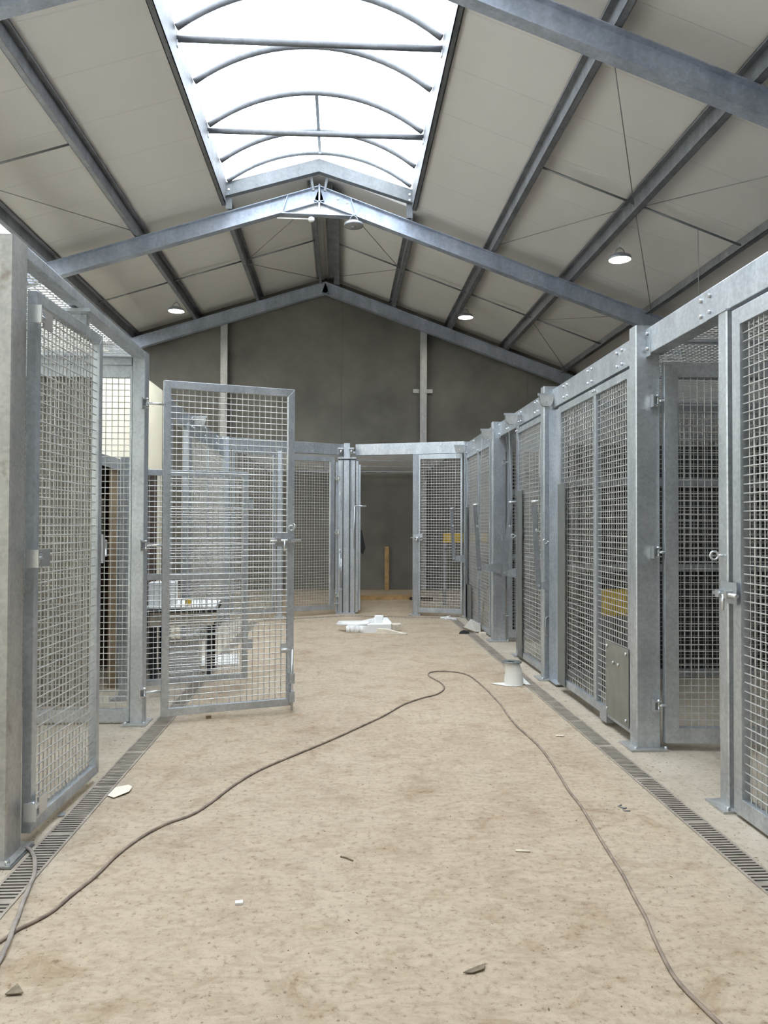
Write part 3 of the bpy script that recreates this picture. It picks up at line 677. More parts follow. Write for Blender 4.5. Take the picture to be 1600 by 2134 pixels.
MB().box((-.135, -.0515, 2.19), (-.10, -.05, 2.25)).build('sticker', 'white', t, 'small white sticker')
# fixed mesh right of the doorway
bx = on(RC, BP, 1.31)
post(1.30, 1.40, 13.76, 13.86, 2.93, 'square jamb post of the dark doorway with a slide bolt')
pr = panel('mesh_screen', on(RC, BP, 1.405), on(RC, BP, 2.165), .06, 2.92, 'fixed mesh panel between dark doorway and the corner post', 'mesh panel', group='fixed mesh panels', stile=.035, rail=.085, depth=.05, front=-1)
slide_bolt(pr, .0, -.06, 1.42, 1, .26)
# ---- long cage row (x = 2.14..2.25) -----------------------------------------------
post(2.185, 2.275, 13.44, 13.55, 3.13, 'bluish corner post of the long cage row at the aisle end')
r3 = post(2.13, 2.32, 10.63, 10.76, 3.10, 'wide post in the long cage row with the dustpan at its foot')
r2b = post(2.205, 2.285, 9.42, 9.52, 2.88, 'slim jamb post of the half hidden open gate in the long cage row')
r2 = post(2.14, 2.29, 7.95, 8.08, 3.11, 'post with lever, pulley and wire handle loop beside the white membrane roll')
r1 = post(2.15, 2.33, 5.45, 5.58, 3.10, 'broadest dark-faced post beside the inward open gate')
r0 = post(2.22, 2.31, 4.27, 4.37, 2.875, 'mottled slim post before the gate cut by the frame')
MB().box((-.055, -.06, 2.875), (.05, .17, 2.885)).build('top_tongue', 'galv', r0)
eyebolt(r0, (-.045, .0, 1.455))
eyebolt(r2, (-.01, -.068, 1.46), (-1, 0, 0), (0, 1, 0)); eyebolt(r2b, (-.042, -.02, 1.50))
header((2.235, 2.4), (2.235, 5.46), 2.885, 3.075, .12, 'nearest header beam of the long cage row, over the inward open gate', bolts=(2.15,), side=1, endplate=(3.02,))
header((2.235, 5.58), (2.235, 7.96), 2.875, 3.075, .12, 'header beam over the sliding panel with the bolted plate', bolts=(.42, 1.15, 1.9), side=1)
header((2.225, 8.08), (2.225, 10.64), 2.885, 3.085, .12, 'header beam over the middle sliding panel of the long cage row', bolts=(.5, 1.3, 2.0), side=1, endplate=(2.5,))
header((2.22, 10.76), (2.22, 13.46), 2.89, 3.10, .12, 'farthest header beam of the long cage row, ending at the corner post', bolts=(.6, 1.9), side=1, endplate=(2.62,))
def slider(x, y0, y1, z0, z1, mid, label, guard=None, **kw):
    t = panel('sliding_screen', (x, y0), (x, y1), z0, z1, label, 'sliding panel', stile=.062, rail=.065, depth=.05, mids=(mid,), group='sliding mesh panels of the long cage row', front=1, **kw)
    if guard: MB().box((guard[0], .030, z0), (guard[1], .036, guard[2])).build('guard_strip', 'guard', t, 'dark smooth guard strip')
    for dx in (-.02, .03): MB().cyl((mid + dx, .025, z1 - .03), (mid + dx, .042, z1 - .03), .011, 6).build('bolt', 'zinc', t)
    return t
s1 = slider(2.185, 5.59, 7.47, .08, 2.81, .80, 'nearest sliding mesh screen of the long row, with a bolted sheet plate low down', (1.64, 1.875, 2.04))
MB().box((.02, .030, .11), (.50, .034, .70)).build('cover_plate', 'dullsheet', s1, 'dull sheet plate with bolts')
for bx_, bz in ((.47, .66), (.06, .66), (.47, .16), (.06, .16), (.33, .55), (.22, .55)): MB().cyl((bx_, .034, bz), (bx_, .046, bz), .012, 8).build('bolt', 'zinc', s1)
MB().box((.50, -.03, .03), (.66, .032, .15)).build('foot_strap', 'galv', s1)
s2 = slider(2.20, 8.11, 9.38, .04, 2.835, 1.21, 'middle sliding mesh panel of the long cage row, before the white roll', (.93, 1.14, 2.05))
s3 = slider(2.20, 11.05, 13.18, .02, 2.865, 1.0, 'farthest sliding mesh panel of the long cage row, behind the dustpan', (1.95, 2.10, 1.95))
MB().box((1.55, .03, .06), (2.08, .036, .62)).build('cover_plate', 'guard', s3)
# channel and strip beside the lever post
t = thing('guide_channel', 'upright guide channel beside the lever post of the long cage row', 'channel', (2.19, 7.60, 0))
mb = MB(); mb.box((-.02, .0, .02), (.055, .30, .03)); mb.box((.045, 0, .03), (.055, .30, 2.84)); mb.box((-.02, .24, .03), (.045, .25, 2.84)); mb.build('channel_body', 'galv', t)
def lever(x_post, y, zp_, x_piv, tilt, label, rope=None, zt_=2.7):
    """hand lever on a tapered bracket, held off the post's near face"""
    t = thing('hand_lever', label, 'lever', (x_post, y, zp_), 0, 'hand levers of the long cage row')
    dx = x_piv - x_post
    MB().ext([(0, 0, .075), (0, 0, -.085), (dx + .02, 0, -.03), (dx - .01, 0, 0.0), (dx + .02, 0, .028)], (0, .008, 0)).build('bracket', 'galv', t)
    L = .92
    a = Vector((dx, -.02, -.04)); b = Vector((dx + tilt * L, -.02, L - .02))
    w = .028
    MB().ext([a + Vector((-w, 0, 0)), a + Vector((w, 0, 0)), b + Vector((w, 0, 0)), b + Vector((-w, 0, 0))], (0, .012, 0)).build('lever_arm', 'purlin', t)
    MB().cyl(b + Vector((-.03, 0, -.02)), b + Vector((.065, .0, -.01)), .013, 8).build('lever_grip', 'zinc', t)
    m = a.lerp(b, .66)
    mb = MB(); mb.ring(m + Vector((.012, -.01, 0)), (0, 1, 0), .014, .005, 12, 5); mb.cyl(m + Vector((.012, -.02, 0)), m + Vector((.012, .02, 0)), .007, 8); mb.build('rope_clamp', 'zinc', t)
    MB().cyl((dx, -.03, 0), (dx, .02, 0), .014, 10).build('pivot_bolt', 'zinc', t)
    mb = MB(); mb.tube([m + Vector((.012, -.012, 0)), m + Vector((.03, -.02, .25)), (dx + tilt * L + (rope or 0), -.02, zt_ - zp_)], .0035, 5); mb.build('rope', 'rope', t)
    return t
lever(2.265, 7.93, 1.0, 2.075, -.055, 'hand lever on the post beside the white membrane roll', .07)
lever(2.245, 9.41, 1.04, 2.035, .085, 'hand lever in front of the half hidden open gate', -.03, 2.9)
lever(2.24, 10.60, 1.04, 1.935, -.07, 'hand lever whose arm leans over the farthest sliding panel', .10, 2.85)
lever(2.20, 13.41, 1.05, 1.99, -.045, 'hand lever in front of the doorway side mesh panel at the aisle end', .09, 2.9)
pulley((2.27, 7.93, 2.945), 0, 'rope pulley topping the lever post beside the white roll'); pulley((2.215, 9.35, 2.945), 0, 'rope pulley above the half hidden open gate')
pulley((2.14, 10.55, 2.90), 0, 'rope pulley on a bar beside the dustpan post'); pulley((2.19, 13.38, 2.975), 0, 'rope pulley at the corner post, in front of the doorway header')
t = thing('handle_loop', 'bent wire handle loop with lock low on the lever post', 'handle', (2.17, 7.94, .55))
mb = MB(); mb.tube([(.06, 0, .11), (.0, -.01, .115), (-.02, -.02, .10), (-.015, -.02, -.07), (0, -.02, -.085), (.055, -.02, -.085), (.06, -.02, -.07), (.06, -.015, .0)], .0075, 6); mb.build('wire_loop', 'rope', t)
MB().box((.063, -.03, -.015), (.085, 0, .03)).build('lock', 'black', t)
MB().bar((.02, -.03, -.115), (.095, -.01, -.115), .012, .012).build('hook', 'zinc', t)
# inward open gates
def inward(p0, p1, z0, z1, label, hz, st=.10):
    g = panel('mesh_gate', p0, p1, z0, z1, label, 'gate', stile=st, rail=.11, depth=.06, group='inward open gates of the long cage row', front=-1)
    for z in hz: hinge(g, -.045, .0, -.02, z, False)
    return g
inward((2.345, 5.43), (3.46, 5.36), .06, 2.82, 'mesh gate of the long row swung inward behind the mottled slim post', (2.54, 1.436, .33))
inward((2.355, 10.66), (3.42, 10.60), .06, 2.80, 'mesh gate swung inward and mostly hidden behind the middle sliding panel', (2.53, 1.46, .36), .06)
# gate cut by the frame edge
gr = panel('mesh_gate', (2.24, 4.20), (2.24, 2.9), .02, 2.85, 'closed mesh gate cut by the frame beside the mottled slim post', 'gate', stile=.085, rail=.095, depth=.05, group='tall mesh gates', front=-1)
slide_bolt(gr, .0, -.045, 1.25, 1, .26)
# cage interior on that side
for y, lab in ((8.02, 'mesh partition with dark lower sheet, seen through the inward open gate'), (10.70, 'mesh partition deeper in the long cage row, behind the middle sliding panel')):
    p = panel('mesh_partition', (2.35, y), (6.1, y), .02, 2.93, lab, 'partition', stile=.06, rail=.08, depth=.05, rails=(1.18, 2.10), group='mesh partitions across the cages')
    MB().box((.06, .03, .06), (p['len'] - .06, .04, 2.5)).build('backing_sheet', 'darksheet', p)  # lower sheet carried up, its dark colour standing in for cage shade
lid(2.36, 6.1, 2.6, 7.95, 2.94, 'mesh lid over the nearest cage of the long row', (1.3, 2.7, 4.0))
lid(2.36, 6.1, 8.1, 13.3, 2.94, 'mesh lid over the deeper cages of the long row', (1.3, 2.6, 3.9))
lid(-1.9, 2.15, 14.3, 19.2, 2.98, 'mesh lid over the cages behind the aisle end', (1.6, 3.2))

# ------------------------------------------------------------------ drains
def drain(p0, p1, w, label, pitch=.030, end=.0, cover=None):
    p0, p1 = Vector((*p0, 0)), Vector((*p1, 0)); d = p1 - p0; L = d.length
    t = thing('floor_drain', label, 'drain', p0, math.atan2(d.y, d.x), 'slotted floor drains')
    MB().box((0, -w / 2 + .008, .0), (L, w / 2 - .008, .0015)).build('channel', 'dark', t)  # flat black sheet painted as the shaded depth under the grating
    mb = MB(); e = .013
    mb.box((0, -w / 2, 0), (L, -w / 2 + e, .006)); mb.box((0, w / 2 - e, 0), (L, w / 2, .006))
    k = int(L / pitch)
    for i in range(k):
        x = i * pitch
        if i % 24 == 0: mb.box((x, -w / 2 + e, .001), (x + pitch * .99, w / 2 - e, .005))
        else: mb.box((x, -w / 2 + e, .001), (x + pitch * .5, w / 2 - e, .005))
    mb.build('grating', 'grate', t); return t
drain((1.947, 1.2), (1.947, 8.2), .135, 'slotted floor drain along the long cage row, from the frame edge to the white roll')
t = drain((1.955, 8.2), (1.965, 13.35), .135, 'dusty covered stretch of drain beyond the white roll', pitch=.014)
drain((-1.457, 1.2), (-1.457, 13.0), .14, 'slotted floor drain passing the closed tall gate and under the open one')
t = drain((-1.38, 13.02), (.08, 13.75), .085, 'narrow drain before the far mesh gate at the aisle end', pitch=.06)
t = drain((.10, 13.74), (1.86, 13.38), .085, 'narrow drain before the dark doorway at the aisle end', pitch=.06)

# ------------------------------------------------------------------ cables
cab = [(-1.5, 2.62), (-1.42, 2.86), (-1.31, 3.055), (-1.281, 3.137), (-1.239, 3.197), (-1.195, 3.284), (-1.164, 3.422), (-1.118, 3.602), (-1.094, 3.777), (-1.057, 3.935), (-1.0, 4.088), (-0.929, 4.213), (-0.823, 4.332), (-0.748, 4.512), (-0.673, 4.759), (-0.583, 4.989), (-0.478, 5.18), (-0.3, 5.441), (-0.103, 5.731), (0.119, 6.083), (0.371, 6.499), (0.567, 6.89), (0.769, 7.15), (0.896, 7.266), (0.999, 7.452), (1.041, 7.651), (1.022, 7.887), (0.964, 8.114), (0.951, 8.271), (0.999, 8.405), (1.123, 8.456), (1.275, 8.395), (1.381, 8.228), (1.421, 7.872), (1.442, 7.456), (1.446, 7.123), (1.449, 6.818), (1.427, 6.423), (1.427, 6.07), (1.448, 5.766), (1.456, 5.515), (1.445, 5.22), (1.422, 4.908), (1.396, 4.614), (1.389, 4.359), (1.368, 4.126), (1.345, 3.903), (1.326, 3.677), (1.309, 3.475), (1.284, 3.294), (1.263, 3.112), (1.237, 2.977), (1.21, 2.803), (1.2, 2.698), (1.205, 2.613), (1.218, 2.533), (1.233, 2.448), (1.27, 2.3), (1.32, 2.1)]
def smooth(pts, n=4):
    out = []; m = len(pts)
    for i in range(m - 1):
        p0, p1, p2, p3 = (Vector(pts[max(0, min(m - 1, i + k))]) for k in (-1, 0, 1, 2))
        for j in range(n):
            u = j / n; out.append(.5 * ((2 * p1) + (p2 - p0) * u + (2 * p0 - 5 * p1 + 4 * p2 - p3) * u * u + (3 * p1 - p0 - 3 * p2 + p3) * u ** 3))
    out.append(Vector(pts[-1])); return out
o0 = Vector((0.9, 6.0, 0))
mb = MB(); mb.tube([Vector((p.x, p.y, .0075)) - o0 for p in smooth(cab)], .0075, 8)
tag(mb.build('power_cable', 'cable'), 'long brown cable snaking across the dusty floor with one loop', 'cable', None, o0)
c2 = [(-1.556, 3.913), (-1.521, 3.878), (-1.474, 3.8), (-1.433, 3.705), (-1.396, 3.596), (-1.38, 3.512), (-1.362, 3.432), (-1.343, 3.339), (-1.317, 3.239), (-1.29, 3.127), (-1.26, 3.006), (-1.25, 2.916), (-1.232, 2.763), (-1.2, 2.55)]
o0 = Vector((-1.4, 3.5, 0)); mb = MB(); sp_ = smooth(c2)
mb.tube([Vector((p.x, p.y, .013 + (.012 if 2.95 < p.y < 3.2 else 0) + .02 * max(0, p.y - 3.8))) - o0 for p in sp_], .010, 8, .6)
tag(mb.build('power_cable', 'cable2'), 'pale flat cable from the rusty-flecked post foot across the drain', 'cable', None, o0)

# ------------------------------------------------------------------ loose things on the floor
def jag(pts, amt=.01):
    return [(x + random.uniform(-amt, amt), y + random.uniform(-amt, amt)) for x, y in pts]
# broken polystyrene packing
random.seed(21)
t = thing('foam_packing', 'large broken white polystyrene tray lying in the aisle', 'packing foam', (.42, 11.75, 0), -.05, 'broken white foam packing')
mb = MB()
mb.prism(jag([(-.30, -.16), (-.20, -.19), (-.14, -.16), (-.06, -.21), (.02, -.18), (.02, .10), (-.34, .06)], .01), .0, .105); mb.build('wavy_side', 'foam', t)
for k in range(5): MB().cyl((-.30 + .07 * k, -.165 - .012 * (k % 2), .0), (-.30 + .07 * k, -.165 - .012 * (k % 2), .10), .033, 10).build('scallop', 'foam', t)
mb = MB(); mb.prism([(-.01, -.20), (.35, -.15), (.36, .02), (.0, .02)], 0, .125); mb.build('block', 'foam', t)
mb = MB(); mb.ext([(-.50, .05, .10), (-.46, .05, .145), (-.10, .05, .15), (.08, .05, .19), (.10, .05, .205), (.10, .05, .10), (-.12, .05, .09), (-.42, .05, .075)], (0, .05, 0)); mb.build('back_lip', 'foam', t)
mb = MB(); mb.ext([(-.47, -.09, .11), (-.20, -.15, .105), (.0, -.14, .12), (.02, .06, .125), (-.40, .06, .10)], (0, 0, .02)); mb.build('tray_floor', 'foam', t)
mb = MB(); mb.box((.10, .0, .12), (.235, .10, .235)); mb.build('stub', 'foam', t, bev=.01)
mb = MB(); mb.ext([(.23, .02, .19), (.30, .02, .19), (.33, .03, .14), (.36, -.02, .125), (.22, -.05, .125)], (0, .06, .01)); mb.build('torn_edge', 'foam', t)
o = MB().prism(jag([(-.07, -.10), (.08, -.06), (.10, .07), (-.06, .09)], .01), 0, .10).build('foam_packing', 'foam_dirty', bev=.008)
tag(o, 'grubby polystyrene block just behind the big foam tray', 'packing foam', 'broken white foam packing', (.845, 11.85, 0), .3)
o = MB().ext([(-.22, 0, 0), (-.22, 0, .085), (-.06, 0, .075), (.12, 0, .03), (.22, 0, .02), (.22, 0, .0)], (.02, .055, 0)).build('foam_packing', 'foam_dirty', bev=.006)
tag(o, 'long tapering polystyrene strip lying before the big foam tray', 'packing foam', 'broken white foam packing', (.755, 11.38, 0), -.18)
for i, (x, y, s) in enumerate(((1.79, 13.3, .07), (1.86, 13.15, .11), (1.95, 13.1, .05), (1.90, 13.42, .06))):
    o = MB().prism(jag([(-s, -.03), (s * .6, -.045), (s, .01), (-s * .3, .04)], .008), 0, .022).build('foam_chip', 'foam')
    tag(o, 'small white foam chip near the drain end by the corner post', 'packing foam', 'foam chips by the corner post', (x, y, 0.006), random.uniform(0, 3))
o = MB().prism(jag([(-.05, -.04), (.05, -.035), (.055, .04), (-.04, .04)], .006), 0, .045).build('foam_chip', 'foam_dirty', bev=.005)
tag(o, 'white foam lump at the foot of the dustpan post', 'packing foam', None, (2.10, 11.25, 0.0), .2)
# roll of membrane with torn skirt and grey disc
t = thing('membrane_roll', 'white membrane roll standing on end with a grey disc on top', 'roll', (1.775, 7.76, 0), 0)
mb = MB(); n = 28; prof = []
for zz, r, sh in ((0, .098, 0), (.05, .096, 0), (.12, .088, 0), (.19, .08, -.012), (.225, .078, -.02)):
    prof.append([(sh + r * math.cos(2 * PI * k / n), r * math.sin(2 * PI * k / n), zz) for k in range(n)])
vs = [p for r in prof for p in r]
mb.add(vs, [(i * n + k, i * n + (k + 1) % n, (i + 1) * n + (k + 1) % n, (i + 1) * n + k) for i in range(len(prof) - 1) for k in range(n)], True); mb.build('rolled_sheet', 'film', t)
mb = MB(); mb.lathe([(.034, .006), (.034, .0), (.102, .0), (.102, .008), (.034, .008), (.034, .006)], 32, (-.022, 0, .226)); mb.build('disc', 'guard', t, 'grey disc with a hole')
def sheet(outline, zf, nm, mat_, par):
    mb = MB(); c = Vector((sum(p[0] for p in outline) / len(outline), sum(p[1] for p in outline) / len(outline), 0))
    ring = [(x, y, zf(x, y)) for x, y in outline]; m = len(ring)
    inner = [((x + c.x) / 2, (y + c.y) / 2, zf((x + c.x) / 2, (y + c.y) / 2)) for x, y in outline]
    vs = ring + inner + [(c.x, c.y, zf(c.x, c.y))]
    fs = [(i, (i + 1) % m, m + (i + 1) % m, m + i) for i in range(m)] + [(m + i, m + (i + 1) % m, 2 * m) for i in range(m)]
    mb.add(vs, fs, True); o = mb.build(nm, mat_, par)
    md = o.modifiers.new('thick', 'SOLIDIFY'); md.thickness = .002; md.offset = 1; return o
sheet([(-.235, .02), (-.17, -.04), (-.10, -.09), (-.0, -.13), (.07, -.09), (.0, .03), (-.08, .06), (-.15, .05)], lambda x, y: .006 + .05 * max(0, -x - .12) ** 1.2 + .04 * max(0, y), 'torn_skirt', 'film', t)
sheet([(.07, -.02), (.12, -.05), (.165, -.06), (.14, .0), (.11, .06), (.08, .08)], lambda x, y: .008 + .5 * max(0, y + .04), 'torn_skirt', 'film', t)
# dustpan with stick
t = thing('dustpan', 'grey lobby dustpan with thin stick leaning on the farthest sliding panel', 'dustpan', (2.07, 11.62, 0), .25)
mb = MB(); mb.ext([(-.165, .10, .06), (.0, .22, .16), (.10, .10, .10), (.02, -.10, .005), (-.06, -.11, .0)], (.012, -.006, .012)); mb.build('pan_blade', 'panplastic', t)
mb = MB(); mb.bar((-.17, .10, .055), (-.05, -.11, .008), .012, .02); mb.bar((-.05, -.11, .008), (.06, -.10, .008), .012, .016); mb.build('pan_rim', 'leaf', t)
mb = MB(); mb.cyl((.045, -.10, .015), (.115, -.02, .46), .008, 8); mb.build('stick', 'leaf', t)
o = MB().add([(.075 * math.cos(a), .04 * math.sin(a), 0) for a in [PI * k / 10 for k in range(11)]] + [(.075 * math.cos(a), .04 * math.sin(a) + .10, .0) for a in [PI * k / 10 for k in range(11)]], [])
mb = MB(); mb.ext([(.078 * math.cos(PI * k / 12), 0, .048 * math.sin(PI * k / 12)) for k in range(13)], (0, .12, 0)); o = mb.build('pipe_offcut', 'black')
tag(o, 'black half round pipe offcut lying by the drain near the dustpan', 'pipe', None, (1.85, 11.38, 0), -.2)
# scraps
def scrap(pts, loc, rz, label, mat_, name='paper_scrap', th=.0015, cat='scrap', lift=.004):
    mb = MB(); mb.add([(x, y, lift * (1 + math.sin(9 * x + 5 * y))) for x, y in pts] + [(x, y, lift * (1 + math.sin(9 * x + 5 * y)) + th) for x, y in pts],
           [tuple(range(len(pts) - 1, -1, -1)), tuple(range(len(pts), 2 * len(pts)))] + [(i, (i + 1) % len(pts), len(pts) + (i + 1) % len(pts), len(pts) + i) for i in range(len(pts))])
    o = mb.build(name, mat_); tag(o, label, cat, None, loc, rz); return o
scrap([(-.058, -.06), (-.01, -.10), (.055, -.01), (.052, .07), (.02, .11), (-.05, .075)], (-1.325, 4.715, .006), .0, 'cream paper scrap lying on the drain edge before the closed tall gate', 'paper')
scrap([(-.018, -.03), (.018, -.03), (.02, .028), (-.016, .03)], (-1.55, 4.37, .001), .3, 'small dark metal chip under the closed tall gate', 'greyplate', 'metal_chip', .006, 'chip', .002)
scrap([(-.016, -.012), (.016, -.012), (.016, .014), (-.016, .012)], (-.429, 3.32, .001), .1, 'small white chip alone on the middle of the floor', 'white', 'plastic_chip', .008, 'chip', .001)
scrap([(-.045, -.012), (-.01, -.02), (.035, -.005), (.05, .025), (.01, .012)], (.491, 2.78, .002), .1, 'dry curled leaf near the bottom of the floor', 'leaf', 'dry_leaf', .004, 'leaf', .004)
scrap([(-.03, -.02), (.0, .03), (.02, -.01), (.03, -.03), (-.01, -.028)], (-1.12, 2.74, .002), .2, 'torn brown leaf below the cable crossing', 'leaf', 'dry_leaf', .004, 'leaf', .005)
scrap([(-.03, -.008), (.03, -.006), (.032, .012), (-.028, .012)], (1.69, 5.82, .002), -.3, 'pale paper bit on the floor before the bolted plate', 'paper', 'paper_scrap', .004, 'scrap', .004)
o = MB().box((-.022, -.015, 0), (.022, .015, .024)).build('wood_chip', 'tanwood', bev=.003); tag(o, 'small wood block below the open gate bottom edge', 'wood chip', None, (-1.105, 6.50, 0), .3)
o = MB().cyl((-.035, 0, .006), (.035, .012, .006), .0055, 8).build('wood_peg', 'paper'); tag(o, 'pale short peg on the floor beside the long cable', 'peg', None, (.908, 3.77, 0), -.35)
mb = MB(); mb.tube([(-.01, .045, .004), (-.035, .02, .004), (-.02, 0, .004), (.005, -.004, .004), (-.02, -.02, .004), (-.02, -.045, .004), (.015, -.05, .004)], .0035, 6)
tag(mb.build('bent_wire', 'rope'), 'bent wire hook on the floor between cable and drain', 'wire', None, (1.64, 4.33, 0), -.1)
mb = MB(); mb.tube([(-.03, .02, .004), (0, 0, .006), (.03, -.03, .004)], .004, 6); tag(mb.build('twig', 'leaf'), 'thin dark twig lying mid floor left of the aisle centre', 'twig', None, (.034, 3.74, 0), 0)
mb = MB(); mb.lathe([(.001, .05), (.03, .046), (.045, .02), (.04, .0)], 16); tag(mb.build('red_cap', 'red'), 'red plastic cap under the frame-cut gate', 'cap', None, (2.30, 3.99, 0), 0)
# crumbs of soil and debris strewn over the floor (nobody could count them)
mb = MB()
for i in range(1100):
    r = random.random()
    if r < .45: x, y = random.uniform(-1.35, 1.85), 2.2 + 9 * random.random() ** 1.6
    elif r < .75: x, y = 2.02 + abs(random.gauss(0, .12)), random.uniform(3.2, 10)
    else: x, y = -1.56 - abs(random.gauss(0, .15)), random.uniform(3.6, 8)
    s = random.choice((.001, .0012, .0015, .002, .0032)); a = random.uniform(0, 6.28); e = random.choice((1, 1, 1.5, 4))
    ca, sa = math.cos(a), math.sin(a)
    mb.add([(x + s * e * ca, y + s * e * sa, 0), (x - s * sa, y + s * ca, 0), (x - s * e * ca, y - s * e * sa, 0), (x + s * sa, y - s * ca, 0), (x, y, s * 1.1)], [(0, 1, 4), (1, 2, 4), (2, 3, 4), (3, 0, 4)])
tag(mb.build('debris', 'dirt'), 'crumbs of soil and litter strewn across the floor', 'debris', None, None, 0, 'stuff')

# ------------------------------------------------------------------ things inside the cages
# timber in the dark doorway
o = MB().box((-.055, -.025, 0), (.055, .02, 1.10)).build('timber_plank', 'timber', bev=.004); tag(o, 'upright timber board leaning on the wall in the dark doorway', 'plank', None, (1.16, 19.30, 0))
o = MB().box((-.60, -.05, 0), (.60, .05, .10)).build('timber_plank', 'timber', bev=.004); tag(o, 'timber beam lying on the floor in the dark doorway', 'plank', None, (.95, 16.75, 0), .10)
o = MB().box((-.25, -.05, 0), (.25, .05, .06)).build('timber_plank', 'brown', bev=.004); tag(o, 'short dark timber offcut beside the doorway jamb post', 'plank', None, (1.75, 16.6, 0), -.35)
mb = MB(); mb.ext([(-.03, 0, 0), (.03, 0, .05), (.10, 0, -.30), (.05, 0, -.42), (-.03, 0, -.35)], (0, .05, 0)); o = mb.build('hanging_cloth', 'black', bev=.008); tag(o, 'black cloth hanging behind the plated centre post', 'cloth', None, (.36, 14.45, 1.50))
# yellow barrier behind the doorway side panel
t = thing('yellow_barrier', 'yellow rail standing behind the doorway side mesh panel', 'barrier', (2.55, 15.6, 0))
MB().box((-.45, -.03, 1.28), (.45, .03, 1.48)).build('rail', 'yellow', t)
for x in (-.42, .42): MB().box((x - .03, -.03, 0), (x + .03, .03, 1.28)).build('leg', 'rope', t)
# blue and yellow goods behind the far sliding panel
t = thing('blue_sheet', 'blue plastic board leaning behind the farthest sliding panel', 'board', (3.2, 12.8, 0), 1.2)
MB().ext([(-.35, 0, 0), (.35, 0, 0), (.35, .25, 2.5), (-.35, .25, 2.5)], (0, .02, 0)).build('board', 'blue', t)
o = MB().box((-.2, -.2, 0), (.2, .2, .74)).build('feed_bin', 'guard', bev=.01); tag(o, 'dark feed bin under the yellow crate, behind the nearest sliding screen', 'bin', None, (2.78, 7.55, 0), 0)
t = thing('yellow_crate', 'yellow crate on the dark bin behind the nearest sliding screen', 'crate', (2.78, 7.55, .741), 0)
MB().box((-.18, -.15, 0), (.18, .15, .02)).build('crate_base', 'yellow', t)
for a_, b_ in (((-.18, -.15, .02), (.18, -.135, .24)), ((-.18, .135, .02), (.18, .15, .24)), ((-.18, -.135, .02), (-.165, .135, .24)), ((.165, -.135, .02), (.18, .135, .24))): MB().box(a_, b_).build('crate_side', 'yellow', t)
# den behind the cross partition
t = thing('animal_den', 'dark timber den with grey sheet front behind the mesh partition', 'den', (-2.1, 7.75, 0))
MB().box((-.13, -.02, 0), (-.02, .02, 2.22)).build('front_sheet', 'greyplate', t, 'grey bolted sheet')
MB().box((-.21, -.02, 0), (-.13, .10, 2.22)).build('upright', 'tanwood', t, 'tan timber upright')
MB().box((-2.0, 1.1, 0), (-.02, 1.16, 2.2)).build('back_board', 'brown', t)
MB().box((-2.0, .0, 0), (-1.94, 1.1, 2.2)).build('side_board', 'brown', t)
MB().box((-.06, .02, 0), (-.02, 1.1, 2.2)).build('side_board', 'brown', t)
mb = MB(); mb.bar((-2.05, -.03, 2.80), (.0, -.03, 2.19), .06, .11); mb.build('top_beam', 'galv', t)
MB().box((-2.0, .0, 2.2), (-.02, 1.15, 2.24)).build('den_roof', 'brown', t)
MB().box((-1.94, .15, 1.38), (-.40, 1.1, 1.42)).build('shelf', 'tanwood', t)
for z in (.25, 1.1, 1.55, 2.0): MB().cyl((-.07, -.02, z), (-.07, -.035, z), .012, 8).build('bolt', 'zinc', t)
t = thing('plastic_drum', 'beige drum on the shelf inside the dark den', 'drum', (-2.64, 8.15, 1.423))
mb = MB(); mb.lathe([(.001, 0), (.15, .0), (.155, .03), (.155, .42), (.16, .44), (.16, .48), (.001, .48)], 24); mb.build('drum_body', 'beige', t)
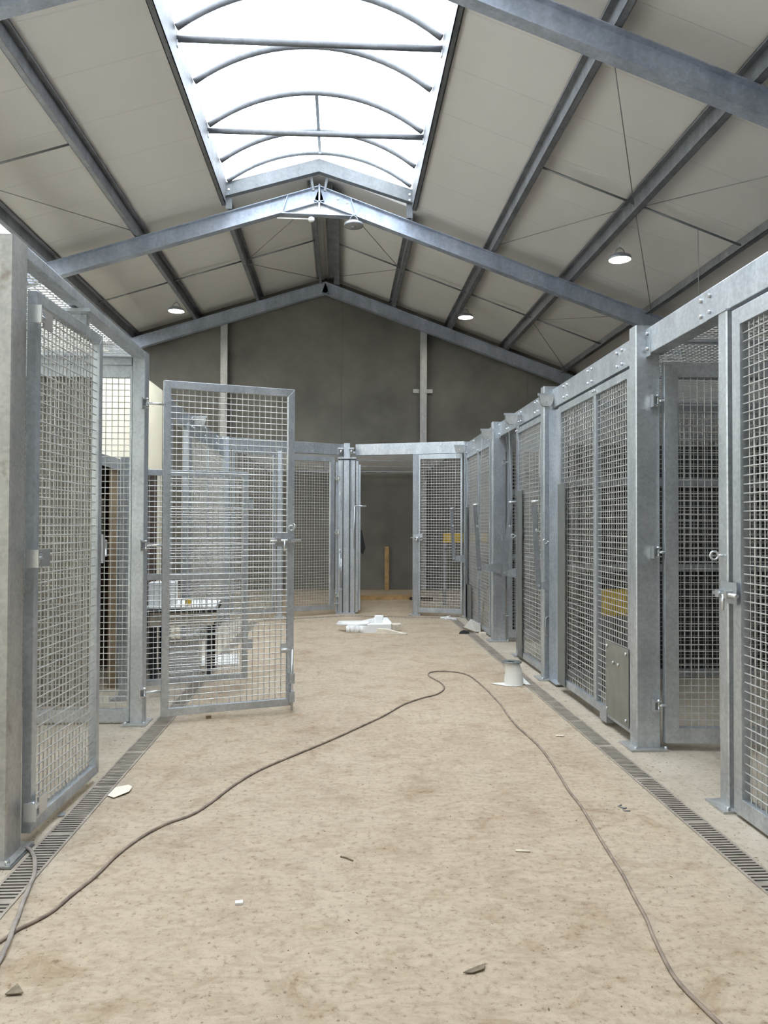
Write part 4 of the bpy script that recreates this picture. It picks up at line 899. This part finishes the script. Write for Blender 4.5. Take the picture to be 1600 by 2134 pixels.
# work bench behind the low gate
t = thing('work_bench', 'low work bench with black-edged top behind the low mesh gate', 'bench', (-1.70, 8.42, 0), .08)
MB().box((-.36, -.35, .745), (.36, .35, .77)).build('bench_top', 'white', t, bev=.004)
MB().box((-.37, -.36, .71), (.37, .36, .744)).build('top_edge', 'black', t)
MB().box((-.32, -.30, .56), (.32, .30, .71)).build('apron', 'beige', t)
for x in (-.28, .28):
    for y in (-.26, .26): MB().box((x - .03, y - .03, 0), (x + .03, y + .03, .56)).build('leg', 'black', t)
o = MB().box((-.14, -.1, 0), (.14, .1, .24)).build('storage_box', 'white', bev=.006); tag(o, 'white box with specks standing on the bench', 'box', None, (-1.90, 8.30, .771), .1)
o = MB().box((-.03, -.03, 0), (.03, .03, .07)).build('tape_measure', 'yellow', bev=.01); tag(o, 'small yellow tape measure on the bench', 'tape measure', None, (-1.62, 8.2, .771), .3)
o = MB().box((-.18, -.16, 0), (.18, .16, .36)).build('storage_box', 'white', bev=.008); tag(o, 'pale grey box under the bench', 'box', None, (-1.72, 8.45, 0.001), .1)
o = MB().box((-.28, -.35, 0), (.28, .35, .02)).build('foam_board', 'film'); tag(o, 'white board lying on the floor beside the bench', 'board', None, (-1.5, 9.2, 0.001), .15)

# ------------------------------------------------------------------ light
w = bpy.data.worlds.new('sky'); S.world = w; w.use_nodes = True; nt = w.node_tree; nt.nodes.clear()
out = nt.nodes.new('ShaderNodeOutputWorld'); bg = nt.nodes.new('ShaderNodeBackground'); nt.links.new(bg.outputs[0], out.inputs[0])
tc = nt.nodes.new('ShaderNodeTexCoord'); n1 = node(nt, 'ShaderNodeTexNoise', Scale=2.2, Detail=4.0, Roughness=0.55); nt.links.new(tc.outputs['Generated'], n1.inputs['Vector'])
nt.links.new(ramp(nt, n1.outputs['Fac'], [(0.38, (0.66, 0.80, 1.0)), (0.52, (0.90, 0.955, 1.0))]), bg.inputs[0])
bg.inputs[1].default_value = 9.0

S.view_settings.view_transform = 'Standard'; S.view_settings.look = 'None'; S.view_settings.gamma = 1; S.view_settings.use_curve_mapping = False
S.view_settings.exposure = -0.01
S.cycles.max_bounces = 8; S.cycles.diffuse_bounces = 5; S.cycles.glossy_bounces = 3; S.cycles.transparent_max_bounces = 8; S.cycles.transmission_bounces = 4
S.cycles.sample_clamp_indirect = 6.0
S.cycles.use_denoising = True
